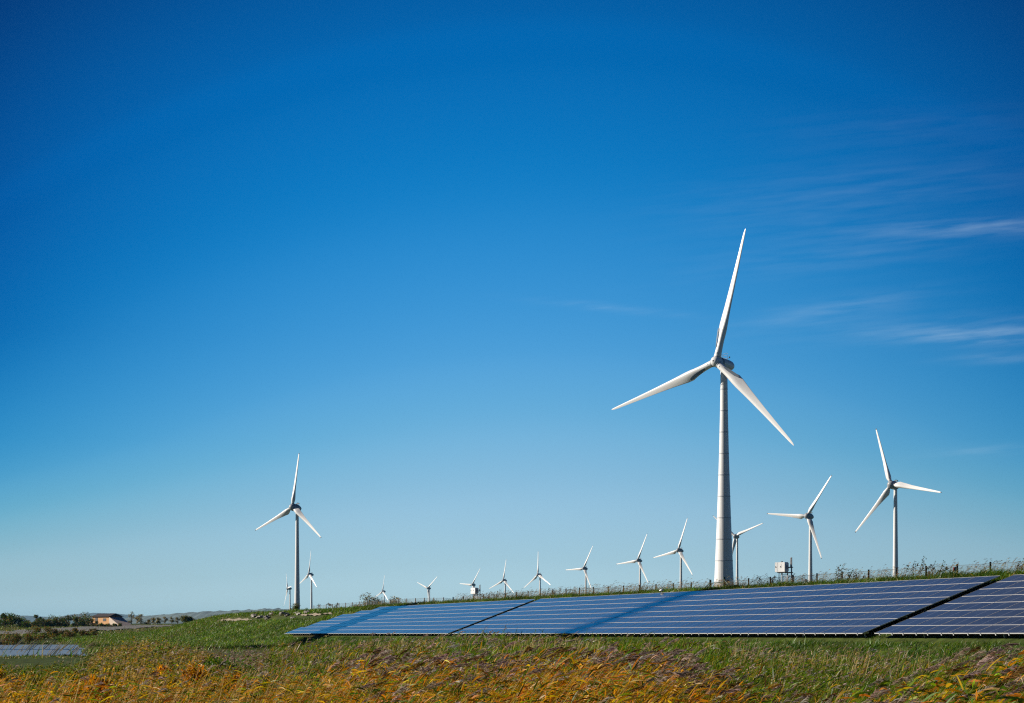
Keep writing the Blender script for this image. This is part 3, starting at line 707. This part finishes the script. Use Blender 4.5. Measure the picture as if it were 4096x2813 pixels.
stuff(R.build('reeds', M_leaf), 'belt of orange and green flowering reeds bending to the right, centre foreground', 'reeds')
stuff(RP.build('reed_plumes', M_plume), 'feathery purple brown reed plumes over the orange reeds, centre foreground', 'reed plumes')

# nearest reeds, bottom right
R = Ribbons(); RP = Ribbons()
T2 = [(2900, 2810), (3100, 2770), (3250, 2724), (3400, 2664), (3500, 2628), (3600, 2620), (3700, 2590), (3800, 2550), (3900, 2530), (4000, 2532), (4096, 2550), (4400, 2545)]
x, X, D = sample(2300, 2880, 4500, 18.5, 27)
z = CZ - (by_px(T2, x) - HY) / F * 26 - .020 * (26 - D) + .07 * wob(X, D, 2.2) + rng.normal(0, .08, len(x))
h = np.maximum(z - ground(X, D) - .12, .8) / .905
reeds(R, X, D, h, .44, {'orange': 1.5, 'amber': 1.3, 'yellow': 2.0, 'lime': 3.4, 'green': 3.4, 'olive': 1.0, 'tan': .3, 'brown': .2}, 17, .30, .031, 5, .17, .26, 80, .008, .85, .42, RP=RP, hair_w=.006, pmix={'plume': 3, 'brown': .5, 'pale': .6})
stuff(R.build('reeds', M_leaf), 'nearest tall green and orange reeds, bottom right corner', 'reeds')
stuff(RP.build('reed_plumes', M_plume), 'large dark feathery reed plumes in the bottom right corner', 'reed plumes')

# green reed bed between the near reeds and the grassy slope
R = Ribbons(); RP = Ribbons()
T3 = [(1100, 2590), (1350, 2586), (1700, 2566), (1900, 2552), (2300, 2566), (2700, 2566), (2900, 2602), (3100, 2630), (3500, 2640), (4300, 2646)]
x, X, D = sample(23000, 1050, 4350, 46, 92)
s_, t_ = st(X, D); k = s_ < -5.2; x, X, D = x[k], X[k], D[k]
z = CZ - (by_px(T3, x) - HY) / F * 88 - .010 * (88 - D) + .30 * wob(X, D, .8) + rng.normal(0, .16, len(x))
keep = wob(X, D, 1.4) + rng.normal(0, .25, len(x)) > -.42; x, X, D, z = x[keep], X[keep], D[keep], z[keep]
h = np.clip((z - ground(X, D) - .06) / .955, .5, 3.0)
dry = ((x < 1750) & (rng.random(len(x)) < .45)) | ((x > 2850) & (rng.random(len(x)) < .25)) | (wob(X, D, .5) > .55)
gm = {'green': 4.4, 'lime': 2.8, 'olive': 1.6, 'yellow': .5, 'dgreen': 2.6, 'tan': .25, 'brown': .3, 'amber': .25}
dm = {'brown': 1.5, 'olive': 2.6, 'tan': .7, 'ochre': 1.0, 'green': 2.2, 'lime': .8, 'plume': .4, 'amber': .4}
tall = (z > 3.3)
pf3 = lambda X, Y: np.where(rng.random(len(X)) < .35, .36, .02) * np.where((X / Y * F + CX > 2850) | (X / Y * F + CX < 1950), 1, .12)
for sel, mx_, sm_ in ((dry, dm, {'tan': 2, 'olive': 2, 'brown': 1}), (~dry, gm, {'green': 2, 'olive': 2, 'lime': 1.5})):
    reeds(R, X[sel], D[sel], h[sel], .20, mx_, 9, .36, .026, 3, pf3, .24, 12, .013, .55, .30, stem_mix=sm_, elo=.32, RP=RP, hair_w=.022, pmix={'pale': 2, 'tan': 1, 'plume': 2})
# bare pale stalks
for n, x0, x1, y0, y1, d0, d1 in ((170, 2000, 2360, 2538, 2570, 62, 78), (120, 1400, 2000, 2528, 2580, 70, 84), (150, 2340, 3000, 2555, 2604, 66, 86), (160, 3000, 4050, 2586, 2634, 66, 84)):
    x, X, D = sample(n, x0, x1, d0, d1); zt = CZ - (rng.uniform(y0, y1, n) - HY) / F * D; hh = zt - ground(X, D)
    reeds(R, X, D, hh, .16, {'tan': 1, 'straw': 1}, 1, .22, .02, 3, .35, .22, 16, .024, .8, .6, RP=RP, hair_w=.022, stem_mix={'straw': 4, 'tan': 1}, pmix={'plume': 2, 'tan': 1, 'pale': 1})
stuff(R.build('reeds', M_leaf), 'olive green reed bed with bare pale stalks below the grassy slope', 'reeds')
stuff(RP.build('reed_plumes', M_plume), 'small pale brown plumes of the green reed bed below the slope', 'reed plumes')

# rough ochre scrub, left foreground
R = Ribbons(); RP = Ribbons()
T4 = [(-300, 2690), (0, 2686), (200, 2690), (300, 2672), (390, 2604), (520, 2572), (650, 2586), (760, 2606), (900, 2632), (1100, 2618), (1350, 2600)]
x, X, D = sample(15000, -320, 1330, 27, 108)
z = CZ - (by_px(T4, x) - HY) / F * 96 - .0095 * (96 - D) + .40 * wob(X, D, .55) + .34 * wob(X, D, 1.7) + rng.normal(0, .12, len(x))
keep = wob(X, D, 1.7) + rng.normal(0, .25, len(x)) > -.38; x, X, D, z = x[keep], X[keep], D[keep], z[keep]
h = np.clip(z - ground(X, D) - .08, .35, 2.9)
near = D < 62
om = {'amber': 2.6, 'orange': 1.2, 'yellow': 2.4, 'ochre': 2.6, 'olive': 1.6, 'brown': 1.6, 'tan': 1.2, 'green': .6}
ym = {'ochre': 2.2, 'olive': 3, 'yellow': 1.4, 'green': 1.5, 'brown': 1.8, 'tan': 1.2, 'plume': 1.0, 'amber': .8}
gmx = {'green': 3, 'olive': 3, 'lime': 1.4, 'dgreen': 1.2, 'ochre': .5}; pm = {'plume': 3, 'brown': 1.6, 'olive': 1.6, 'tan': 1, 'ochre': .8}
patch = wob(X, D, .62) + rng.normal(0, .15, len(x)); mauve = (x > 820) & (D > 60) & (patch < .35); grn = (patch > .27) | ((x < 330) & (D > 78)); mauve &= ~grn
for sel, mx_, nl, ll, lw, pr in ((near & ~grn, om, 15, .15, .032, .05), (near & grn, gmx, 14, .17, .030, .03), (~near & ~grn & ~mauve, ym, 12, .20, .044, .10), (~near & grn & ~mauve, gmx, 12, .22, .040, .04), (~near & mauve, pm, 10, .20, .036, .55)):
    reeds(R, X[sel], D[sel], h[sel], .20, mx_, nl, ll, lw, 3, pr, .20, 14, .010, .5, .25, RP=RP, hair_w=.016, pmix={'plume': 3, 'pale': 1.4, 'brown': .8})
# larger amber leaves along the very front
x, X, D = sample(900, -250, 1350, 27, 40); z = 3.42 + rng.normal(0, .12, len(x)); h = np.maximum(z - ground(X, D), .6)
reeds(R, X, D, h, .3, mixA, 9, .27, .020, 4, .06, .22, 24, .008, .6, .4, RP=RP)
stuff(R.build('scrub', M_leaf), 'rough ochre and amber scrub filling the left foreground', 'scrub')
stuff(RP.build('scrub_plumes', M_plume), 'dull purple grass heads over the ochre scrub on the left', 'grass heads')

# grass
def grass(R, X, Y, hgt, w, mix, lean=.5, K=3):
    n = len(X); B = np.stack([X, Y, ground(X, Y) - .03], -1); a = np.where(rng.random(n) < .6, rng.normal(-.2, .8, n), rng.uniform(0, 6.283, n)); hh = hgt * rng.uniform(.5, 1.25, n) * (1 + .55 * wob(X, Y, 1.6) + .25 * wob(X, Y, .55)); hh = np.maximum(hh, .04)
    d = np.stack([np.cos(a), np.sin(a), np.zeros(n)], -1); l = lean * rng.uniform(.4, 1.6, n); v = np.linspace(0, 1, K)
    P = B[:, None, :] + d[:, None, :] * (l[:, None] * hh[:, None] * v[None, :] ** 1.6)[..., None]; P[..., 2] += hh[:, None] * v[None, :] * (1 - .3 * v[None, :] * np.minimum(l, 1)[:, None])
    b = rng.uniform(0, math.pi, n); S = np.stack([np.cos(b), np.sin(b) * .6, rng.normal(0, .2, n)], -1); S = unit(S)
    mixw = np.exp(.38 * wob(X, Y, .9) + .34 * wob(X, Y, .23))[:, None]
    R.add(P, np.array([1, .8, .08]) * w, S, np.clip(pick(n, mix) * mixw * 1.16, .004, .6))
GM = {'green': 5, 'dgreen': 3.4, 'olive': 1.4, 'lime': 1.0, 'tan': .2, 'grey': .4}
def on_dike(n, s0, s1, t0, t1):
    s_ = rng.uniform(s0, s1, n); t_ = rng.uniform(t0, t1, n); X, Y = xy(s_, t_); return X, Y, s_, t_
def visible(X, Y, m=120): q = X / Y * F + CX; return (q > -m) & (q < 4096 + m)
R = Ribbons()
X, Y, s_, t_ = on_dike(190000, -7.5, -.15, -17, 145); k = visible(X, Y); X, Y = X[k], Y[k]
grass(R, X, Y, .22, .022, GM, .7)
# low broad-leaved tufts that give the slope its clumps
X, Y, s_, t_ = on_dike(34000, -7.5, -.35, -17, 145); k = visible(X, Y) & (wob(X, Y, 1.3) > .1); grass(R, X[k], Y[k], .42, .05, {'dgreen': 4, 'green': 2.5, 'olive': 1}, .9)
X, Y, s_, t_ = on_dike(16000, -7.5, -.8, -17, 145); k = visible(X, Y) & (wob(X, Y, .8) < -.2); grass(R, X[k], Y[k], .38, .03, {'tan': 1, 'olive': 2, 'lime': 1.5, 'straw': .5}, .8)
stuff(R.build('grass', M_grass), 'dark green grass on the slope in front of the solar panels', 'grass')
R = Ribbons()
X, Y, s_, t_ = on_dike(95000, 7.72, 11.5, -17, 145); k = visible(X, Y); grass(R, X[k], Y[k], .37, .03, {'green': 4, 'dgreen': 4, 'olive': 2.5, 'lime': .8, 'ochre': .3, 'tan': .25}, .8)
X, Y, s_, t_ = on_dike(16000, 8.0, 10.6, -17, 145); k = visible(X, Y) & (wob(X, Y, 1.1) > .15); grass(R, X[k], Y[k], .48, .05, {'dgreen': 3, 'green': 3, 'olive': 1.5, 'ochre': .5}, .9)
X, Y, s_, t_ = on_dike(2600, .2, 8, -1.25, 0.0); grass(R, X, Y, .22, .022, GM, .7)
X, Y, s_, t_ = on_dike(2600, .2, 8, 73.6, 74.7); grass(R, X, Y, .18, .022, GM, .7)
stuff(R.build('grass', M_grass), 'tussocky grass along the dike crest above the solar panels', 'grass')
R = Ribbons()
X, Y, s_, t_ = on_dike(150000, -16, 12, 139.2, 345); k = visible(X, Y) & ~((s_ > 0) & (s_ < 7.6) & (t_ < 139.6)) & ~((s_ > 5.6) & (s_ < 7.3) & (t_ > 151) & (t_ < 226))
grass(R, X[k], Y[k], .34, .06, {'green': 6, 'lime': 2.6, 'dgreen': 1.6, 'olive': 1.4, 'tan': .25, 'ochre': .2}, .7)
x, X, D = sample(60000, 150, 1400, 96, 330); s_, t_ = st(X, D); k = (s_ < -8) & (ground(X, D) > POND_Z + .02) & ~((x < 430) & (D > 130) & (D < 172)); grass(R, X[k], D[k], .42, .07, {'green': 4, 'lime': 1.2, 'olive': 3, 'brown': .7, 'tan': .7, 'dgreen': 1}, .7)
x, X, D = sample(9000, -200, 450, 128, 172); k = (ground(X, D) > POND_Z - .02) & (wob(X, D, 1.1) > -.1); grass(R, X[k], D[k], .20, .05, {'green': 3, 'olive': 2, 'tan': 1, 'brown': .6}, .7)
x, X, D = sample(700, -200, 450, 130, 166); k = (ground(X, D) > POND_Z - .1) & (wob(X, D, .9) > .35); grass(R, X[k], D[k], .75, .05, {'green': 2, 'straw': 1, 'tan': 1, 'olive': 2}, .6)
x, X, D = sample(26000, -150, 900, 300, 800); k = ground(X, D) > POND_Z + .02; grass(R, X[k], D[k], .4, .14, {'green': 3, 'olive': 3, 'brown': 1, 'tan': 1}, .6)
stuff(R.build('meadow_grass', M_grass), 'bright green meadow grass on the slope left of the solar panels', 'grass')

# dry weeds along the fence
R = Ribbons()
def weeds(n, t0, t1, h0, h1, mix, hairs=.6, s0=10.9, s1=12.8, pl=.22):
    t = rng.uniform(t0, t1, n); s = rng.uniform(s0, s1, n); X, Y = xy(s, t); reeds(R, X, Y, rng.uniform(h0, h1, n), .22, mix, 3, .20, .016, 3, hairs, pl, 14, .012, .6, .4, RP=R, hair_w=.014, stem_mix={'tan': 2, 'straw': 2, 'brown': 1}, pmix={'tan': 2, 'straw': 1.4, 'brown': 1})
for a in ((900, -10, 30, .5, 1.2), (460, 30, 48, .5, 1.1), (700, 50, 75, .5, 1.2), (1000, 75, 112, .5, 1.2), (90, 108, 140, .35, .8), (60, 140, 180, .3, .7)): weeds(*a, {'tan': 2, 'straw': 1, 'brown': 1.5, 'olive': 1})
stuff(R.build('dry_weeds', M_dry), 'thin straw coloured weeds growing along the chain link fence', 'weeds')

def dock(label, t, s, hgt, n, spread, dense=1.0, mix=None):             # tall seeding weed clump
    x, y = xy(s, t); o = thing('weed_clump', label, 'weed', (x, y, gz(x, y)), 0, 'tall dark weeds along the fence'); g = Vector(o.location)
    rs, rl = Ribbons(), Ribbons()
    for k in range(n):
        bx, by = rng.normal(0, spread, 2) * np.array([1, .6]); hh = hgt * rng.uniform(.55, 1.08); ln = rng.uniform(.12, .35); az = rng.normal(-.2, .4)
        q = np.linspace(0, 1, 7); P = np.stack([bx + np.cos(az) * ln * hh * q ** 1.6, by + np.sin(az) * ln * hh * q ** 1.6, hh * q - .05], -1)
        rs.add(P[None], np.linspace(.022, .008, 7)[None], np.array([[.9, .43, 0]]), pick(1, {'brown': 2, 'olive': 1}))
        m = int(26 * dense); qq = rng.uniform(.25, 1, m); C = np.stack([np.interp(qq, q, P[:, i]) for i in range(3)], -1) + rng.normal(0, .045, (m, 3)) * np.array([1.2, 1, .7])
        d = unit(rng.normal(0, 1, (m, 3)) + np.array([.6, 0, .2])); L_ = rng.uniform(.05, .13, m); v = np.linspace(0, 1, 3)
        rl.add(C[:, None] + d[:, None] * (v[None] * L_[:, None])[..., None], np.array([.5, 1, .2]) * .055, unit(np.cross(d, rng.normal(0, 1, (m, 3)))), pick(m, mix or {'brown': 3, 'olive': 1, 'dgreen': 1.5}) * .7)
    rs.build('stems', M_dry, o); rl.build('leaves', M_leaf, o)
for a in (('tall dark weed clump against the sky between the white turbine and the grey-headed one', 25.2, 11.2, 1.35, 9, .35), ('leafy weed tuft just left of the red marker box', 15.2, 11.6, 1.50, 12, .45), ('leafy weed tuft just right of the red marker box', 12.8, 11.6, 1.35, 12, .5),
          ('brown seeding weeds at the left side of the large cabinet', 36.2, 11.3, 1.05, 8, .35), ('dark weed standing left of the ringed tower gate', 51.5, 12.2, .95, 5, .4), ('leggy dark weeds right of the gate and ringed tower', 44.6, 12.0, 1.0, 6, .4),
          ('dark bushy weeds right beside the smaller cabinet', 100.5, 11.6, 1.25, 13, .7), ('dark bushy weeds at the foot of the first turbine right of the smaller cabinet', 95.0, 11.8, 1.25, 12, .7), ('wide weed thicket under the turbine with a level left blade', 78.5, 11.8, 1.1, 16, 1.1),
          ('brown weed patch under the fence between two turbines left of the ringed tower', 60.5, 12.0, 1.0, 8, .7), ('low brown weeds below the fence near the grey-headed turbine tower', 22.4, 11.4, .9, 10, .6), ('sparse dark weeds near the right edge beside the fence', 5.2, 11.6, 1.3, 6, .3)):
    dock(*a)

def shrub(name, label, cat, loc, w, h, mix, n, leaf, group=None, trunk=True, dens=1.0, shape=1.0, limbs=5, sink=.1):
    o = thing(name, label, cat, (loc[0], loc[1], gz(loc[0], loc[1]) - sink), 0, group); rl = Ribbons()
    nb = max(5, int(9 * dens)); cx = rng.normal(0, .26, nb) * w; cy = rng.normal(0, .22, nb) * w; cz_ = rng.uniform(.14, .88, nb) * h * (1 - .35 * np.abs(cx) / (w * .5 + .01) * shape); rr = rng.uniform(.14, .30, nb) * min(w, h * 1.4)
    m = n // nb
    for k in range(nb):
        u = unit(rng.normal(0, 1, (m, 3))) * (rng.random((m, 1)) ** .45) * rr[k] * np.array([1.1, 1, .85]); C = u + np.array([cx[k], cy[k], max(cz_[k], rr[k] * .6)])
        d = unit(rng.normal(0, 1, (m, 3)) + np.array([.4, 0, .2])); L_ = leaf * rng.uniform(.6, 1.4, m); v = np.linspace(0, 1, 3)
        rl.add(C[:, None] + d[:, None] * (v[None] * L_[:, None])[..., None], np.array([.5, 1, .15]) * leaf * .45, unit(np.cross(d, rng.normal(0, 1, (m, 3)))), pick(m, mix) * math.exp(rng.normal(0, .16)))
    rl.build('crown', M_leaf, o)
    mb = MB(); tr = max(.03, .022 * h)
    if trunk: mb.tube([(0, 0, -.3), (.02 * w, 0, h * .35), (.03 * w, 0, h * .75)], [tr * 1.3, tr, tr * .4], 7)
    for k in range(min(limbs, nb)): mb.tube([(0, 0, h * .12), (cx[k] * .5, cy[k] * .5, cz_[k] * .6), (cx[k], cy[k], cz_[k])], [tr * .8, tr * .5, tr * .2], 5)
    mb.build('trunk' if trunk else 'stems', M_bark, o)
    return o
wm = {'brown': 2, 'olive': 2.5, 'ochre': 1, 'dgreen': 1.2, 'amber': .5}
P = xy(17.5, 172); shrub('bush', 'large dark bush behind the pale fence posts, left end of the dike', 'bush', P, 5.0, 2.9, wm, 6000, .17, trunk=False, dens=2.4)
P = xy(17.0, 160); shrub('bush', 'smaller dark bush touching the right side of the large bush behind the fence', 'bush', P, 3.0, 2.1, wm, 3200, .16, trunk=False, dens=2)
P = xy(15.0, 139); shrub('bush', 'low russet bush behind the fence between the two leftmost tiny turbines', 'bush', P, 1.5, 1.1, {'brown': 2, 'ochre': 2, 'orange': .4}, 900, .12, trunk=False)
P = px(1190, 2460, 296); shrub('bush', 'round olive bush at the foot of the slender left turbine', 'bush', (P.x, P.y), 2.6, 1.7, {'olive': 3, 'green': 1, 'brown': 1}, 1800, .15, trunk=False)
P = px(745, 2490, 800); shrub('tree', 'broad rounded green brown tree alone on the far field left of the hill', 'tree', (P.x, P.y), 5.2, 5.6, {'olive': 3, 'ochre': 1.2, 'dgreen': 1.5}, 2600, .45)
P = px(20, 2510, 640); shrub('bush', 'dark bush at the left picture edge below the blue hills', 'bush', (P.x, P.y), 11, 4.6, {'dgreen': 3, 'olive': 1.5, 'brown': 1}, 2600, .5, trunk=False)
P = px(146, 2450, 700); shrub('tree', 'slim pointed dark tree standing above the dark hedge, far left', 'tree', (P.x, P.y), 3.0, 5.5, {'dgreen': 3, 'olive': 1, 'brown': 1}, 1000, .4)
hx = [(75, 690, 6, 2.6), (115, 700, 6, 2.2), (200, 690, 7, 3.0), (235, 690, 6, 2.9), (265, 700, 7, 3.2), (300, 710, 7, 3.4), (335, 715, 7, 3.6), (365, 720, 7, 3.6), (400, 690, 6, 2.2), (440, 690, 6, 1.6), (170, 690, 5, 2.8)]
for i, (x, D, w, h) in enumerate(hx):
    w *= 1.25; h *= 1.3 if x < 360 or x > 430 else .55; P = px(x, 2500, D); shrub('bush', 'dark rough bush in the long hedge row beside the gravel track, far left', 'bush', (P.x, P.y), w, h, {'dgreen': 3, 'brown': 2, 'olive': .8}, 1400, .42, 'bushes in the hedge row beside the gravel track', trunk=False)
for i, (x, D, w, h) in enumerate([(-10, 318, 3.2, 1.4), (40, 322, 3.0, 1.5), (95, 328, 3.2, 1.5), (150, 335, 3.0, 1.4), (205, 340, 3.0, 1.3), (258, 350, 3.0, 1.2), (310, 362, 2.8, 1.1), (370, 380, 2.6, 1.0)]):
    w *= 1.3; h *= 1.5; P = px(x, 2560, D); shrub('bush', 'low blackish bush along the near edge of the gravel track, far left', 'bush', (P.x, P.y), w, h, {'dgreen': 2, 'brown': 2.4, 'ochre': .3}, 1300, .22, 'low bushes along the near edge of the gravel track', trunk=False)
for x, h, w in ((530, 5.0, 3.0), (548, 4.2, 2.4), (566, 4.6, 2.6), (588, 3.8, 2.4), (604, 4.4, 2.2), (628, 3.8, 2.2), (650, 4.0, 2.2), (668, 4.8, 2.0), (690, 3.6, 2.4), (712, 4.0, 2.6), (780, 3.6, 3.0), (800, 3.0, 2.6), (822, 2.8, 2.4), (850, 2.4, 2.4)):
    x += rng.normal(0, 7); h *= rng.uniform(.6, 1.3); w *= rng.uniform(.7, 1.5); P = px(x, 2490, 880 + 40 * math.sin(x)); shrub('tree', 'small thin tree in the loose tree line left of centre on the far field', 'tree', (P.x, P.y), w, h, {'olive': 2.5, 'ochre': 1, 'brown': 1.4, 'grey': 1}, 420, .38, 'thin trees in the far tree line')
for x, h in ((1212, 6.5), (1226, 5), (1258, 5.2), (1268, 7), (1286, 6.2), (1300, 5.6), (1313, 7.2), (1330, 6.5), (1345, 7)):
    P = px(x, 2440, 520); shrub('tree', 'hazy bare young tree behind the dike between the lone turbine and the fence', 'tree', (P.x, P.y), 1.5, h + 1.2, {'grey': 2, 'brown': 1.5, 'olive': 1.5}, 320, .3, 'bare young trees behind the left end of the dike', shape=.3)

for x, D, w, h, lb in ((868, 78, 2.4, 2.3, 'dark green leafy bush amid the ochre scrub, left of the solar panels, the larger'), (955, 92, 1.9, 2.0, 'smaller dark green bush amid the ochre scrub, just right of the larger one'), (640, 88, 1.8, 2.2, 'olive green bush on the rise in the ochre scrub, left foreground')):
    P = px(x, 2650, D); shrub('bush', lb, 'bush', (P.x, P.y), w, h, {'green': 4, 'dgreen': 3, 'lime': 1.2, 'olive': 1.5}, 3800, .13, trunk=False, dens=1.6)

for i in range(22):
    x = -40 + i * 64 + rng.normal(0, 18); D = rng.uniform(33, 62); w = rng.uniform(.8, 1.5); zt = 3.42 + rng.normal(0, .14) + (.12 if 350 < x < 700 else 0) - (.3 if x < 320 and D > 50 else 0)
    P = px(x, 2650, D); mx_ = ({'yellow': 2.4, 'amber': 2, 'ochre': 1.6, 'olive': 1}, {'orange': 2, 'amber': 3, 'ochre': 1, 'brown': .6}, {'olive': 2.4, 'yellow': 1.4, 'green': 1.6, 'ochre': .8})[i % 3]
    shrub('weed_bush', 'leafy autumn coloured bush standing in the ochre scrub of the left foreground', 'bush', (P.x, P.y), w, zt - gz(P.x, P.y) + .1, mx_, 2600, .085, 'autumn coloured bushes in the left foreground scrub', trunk=False, dens=1.5)

# ------------------------------------------------------------------ house, rubble, film tunnel on the left
P = px(428, 2495, 742); hs = thing('farm_shed', 'low shed with orange sunlit wall and dark ridge above the hedge, far left', 'shed', (P.x, P.y, gz(P.x, P.y) + .6), math.radians(-50)); hs.scale = (1.2, 1.2, 1.25)
M_brick = mat('orange_boards', (.60, .32, .13), .8, var=.35, scale=2, stretch=(6, 6, .4)); M_roof = mat('dark_roof', (.045, .035, .032), .7, var=.4, scale=1.5); M_pale = mat('pale_render', (.62, .50, .40), .8, var=.3, scale=1.2)
MB().box((0, 0, 1.1), (10.4, 4, 2.2)).build('wall', M_brick, hs)
MB().add([(-5.6, -2.5, 2.2), (5.6, -2.5, 2.2), (5.6, 2.5, 2.2), (-5.6, 2.5, 2.2), (-5.2, 0, 3.1), (5.2, 0, 3.1)], [(0, 1, 5, 4), (2, 3, 4, 5), (1, 2, 5), (3, 0, 4), (3, 2, 1, 0)]).build('roof', M_roof, hs)
MB().add([(5.2, -2.2, 2.1), (11.5, -2.2, -.4), (5.2, -2.2, -.6), (5.2, 2.0, 2.1), (11.5, 2.0, -.4), (5.2, 2.0, -.6)], [(0, 2, 1), (3, 4, 5), (0, 1, 4, 3), (1, 2, 5, 4), (0, 3, 5, 2)]).build('sloping_wall', M_pale, hs)
MB().box((-6.2, -1.6, .8), (1.9, 1.6, 1.6)).build('annexe', M_pale, hs)
MB().box((-2.6, -2.02, .95), (1.5, .08, 1.9)).build('door', M_roof, hs); MB().box((2.2, -2.02, 1.3), (1.8, .08, .8)).build('window', M_dark, hs)

def rock(label, loc, r, group, m=M_rock, flat=.6):
    mb = MB(); n = 9; rings = []
    f = rng.uniform(.7, 1.25, 3)
    for k in range(6):
        th = math.pi * (k + .4) / 5.8; ring = []
        for i in range(n):
            a = 2 * math.pi * i / n; q = r * (1 + .22 * math.sin(3 * a + k * 1.7 + f[0] * 9) + rng.normal(0, .08))
            ring.append((q * math.sin(th) * math.cos(a) * f[0] * 1.3, q * math.sin(th) * math.sin(a) * f[1], q * math.cos(th) * flat * f[2]))
        rings.append(ring)
    o = mb.loft(rings).build('rock', m); o.location = (loc[0], loc[1], gz(loc[0], loc[1]) + r * flat * .35); o.rotation_euler = (0, 0, rng.uniform(0, 6)); return tag(o, label, 'rock', group)
for x, D, r in ((758, 470, .5), (775, 462, .7), (790, 470, .5), (806, 465, .45), (838, 470, .4), (866, 455, .6), (882, 460, .75), (900, 455, .5), (915, 465, .35)):
    P = px(x, 2500, D); rock('pale stone in the scattered rubble on the green field, left of the sandy path', (P.x, P.y), r, 'pale stones scattered on the field')
for s, t, r in ((6.9, 176, .45), (7.4, 171, .4), (6.2, 186, .5), (6.6, 193, .55), (7.5, 182, .5), (7.8, 168, .45), (7.2, 201, .5), (6.0, 168, .35), (8.0, 175, .35), (7.6, 190, .4)):
    rock('sandy boulder piled beside the path at the foot of the slender left turbine', xy(s, t), r, 'boulders by the sandy path')
for x, D, r in ((405, 372, .35), (392, 368, .5), (380, 366, .4)):
    P = px(x, 2545, D); rock('dark stone at the right end of the low bushes by the gravel track', (P.x, P.y), r, 'dark stones by the gravel track', M_gravel)

# pale dead reed stems leaning over the pond
R = Ribbons(); n = 70; x, X, D = sample(n, -60, 350, 150, 235); h = rng.uniform(.6, 1.7, n); L_ = rng.uniform(.5, 1.1, n); v = np.linspace(0, 1, 4)
P = np.stack([X[:, None] + L_[:, None] * h[:, None] * v, np.repeat(D[:, None], 4, 1), np.maximum(ground(X, D), POND_Z)[:, None] + h[:, None] * v * (1 - .15 * v)], -1)
R.add(P, np.array([1, .9, .7, .2]) * .07, np.tile([[.5, 0, -.6]], (n, 1)), pick(n, {'straw': 3, 'grey': 1}) * 1.5)
stuff(R.build('reed_stems', M_dry), 'pale dead reed stems leaning over the pond, left edge', 'reed stems')

# ------------------------------------------------------------------ distant air
hz = MB().box((0, 8400, 85), (42000, 17400, 174)).build('haze', bpy.data.materials.new('air'))
hz['kind'] = 'stuff'
am = hz.data.materials[0]; am.use_nodes = True; nt = am.node_tree; nt.nodes.clear()
vo = nt.nodes.new('ShaderNodeVolumePrincipled'); ou = nt.nodes.new('ShaderNodeOutputMaterial'); nt.links.new(vo.outputs[0], ou.inputs['Volume'])
vo.inputs['Color'].default_value = (.13, .46, .80, 1); vo.inputs['Density'].default_value = 3.2e-5; vo.inputs['Anisotropy'].default_value = 0.0
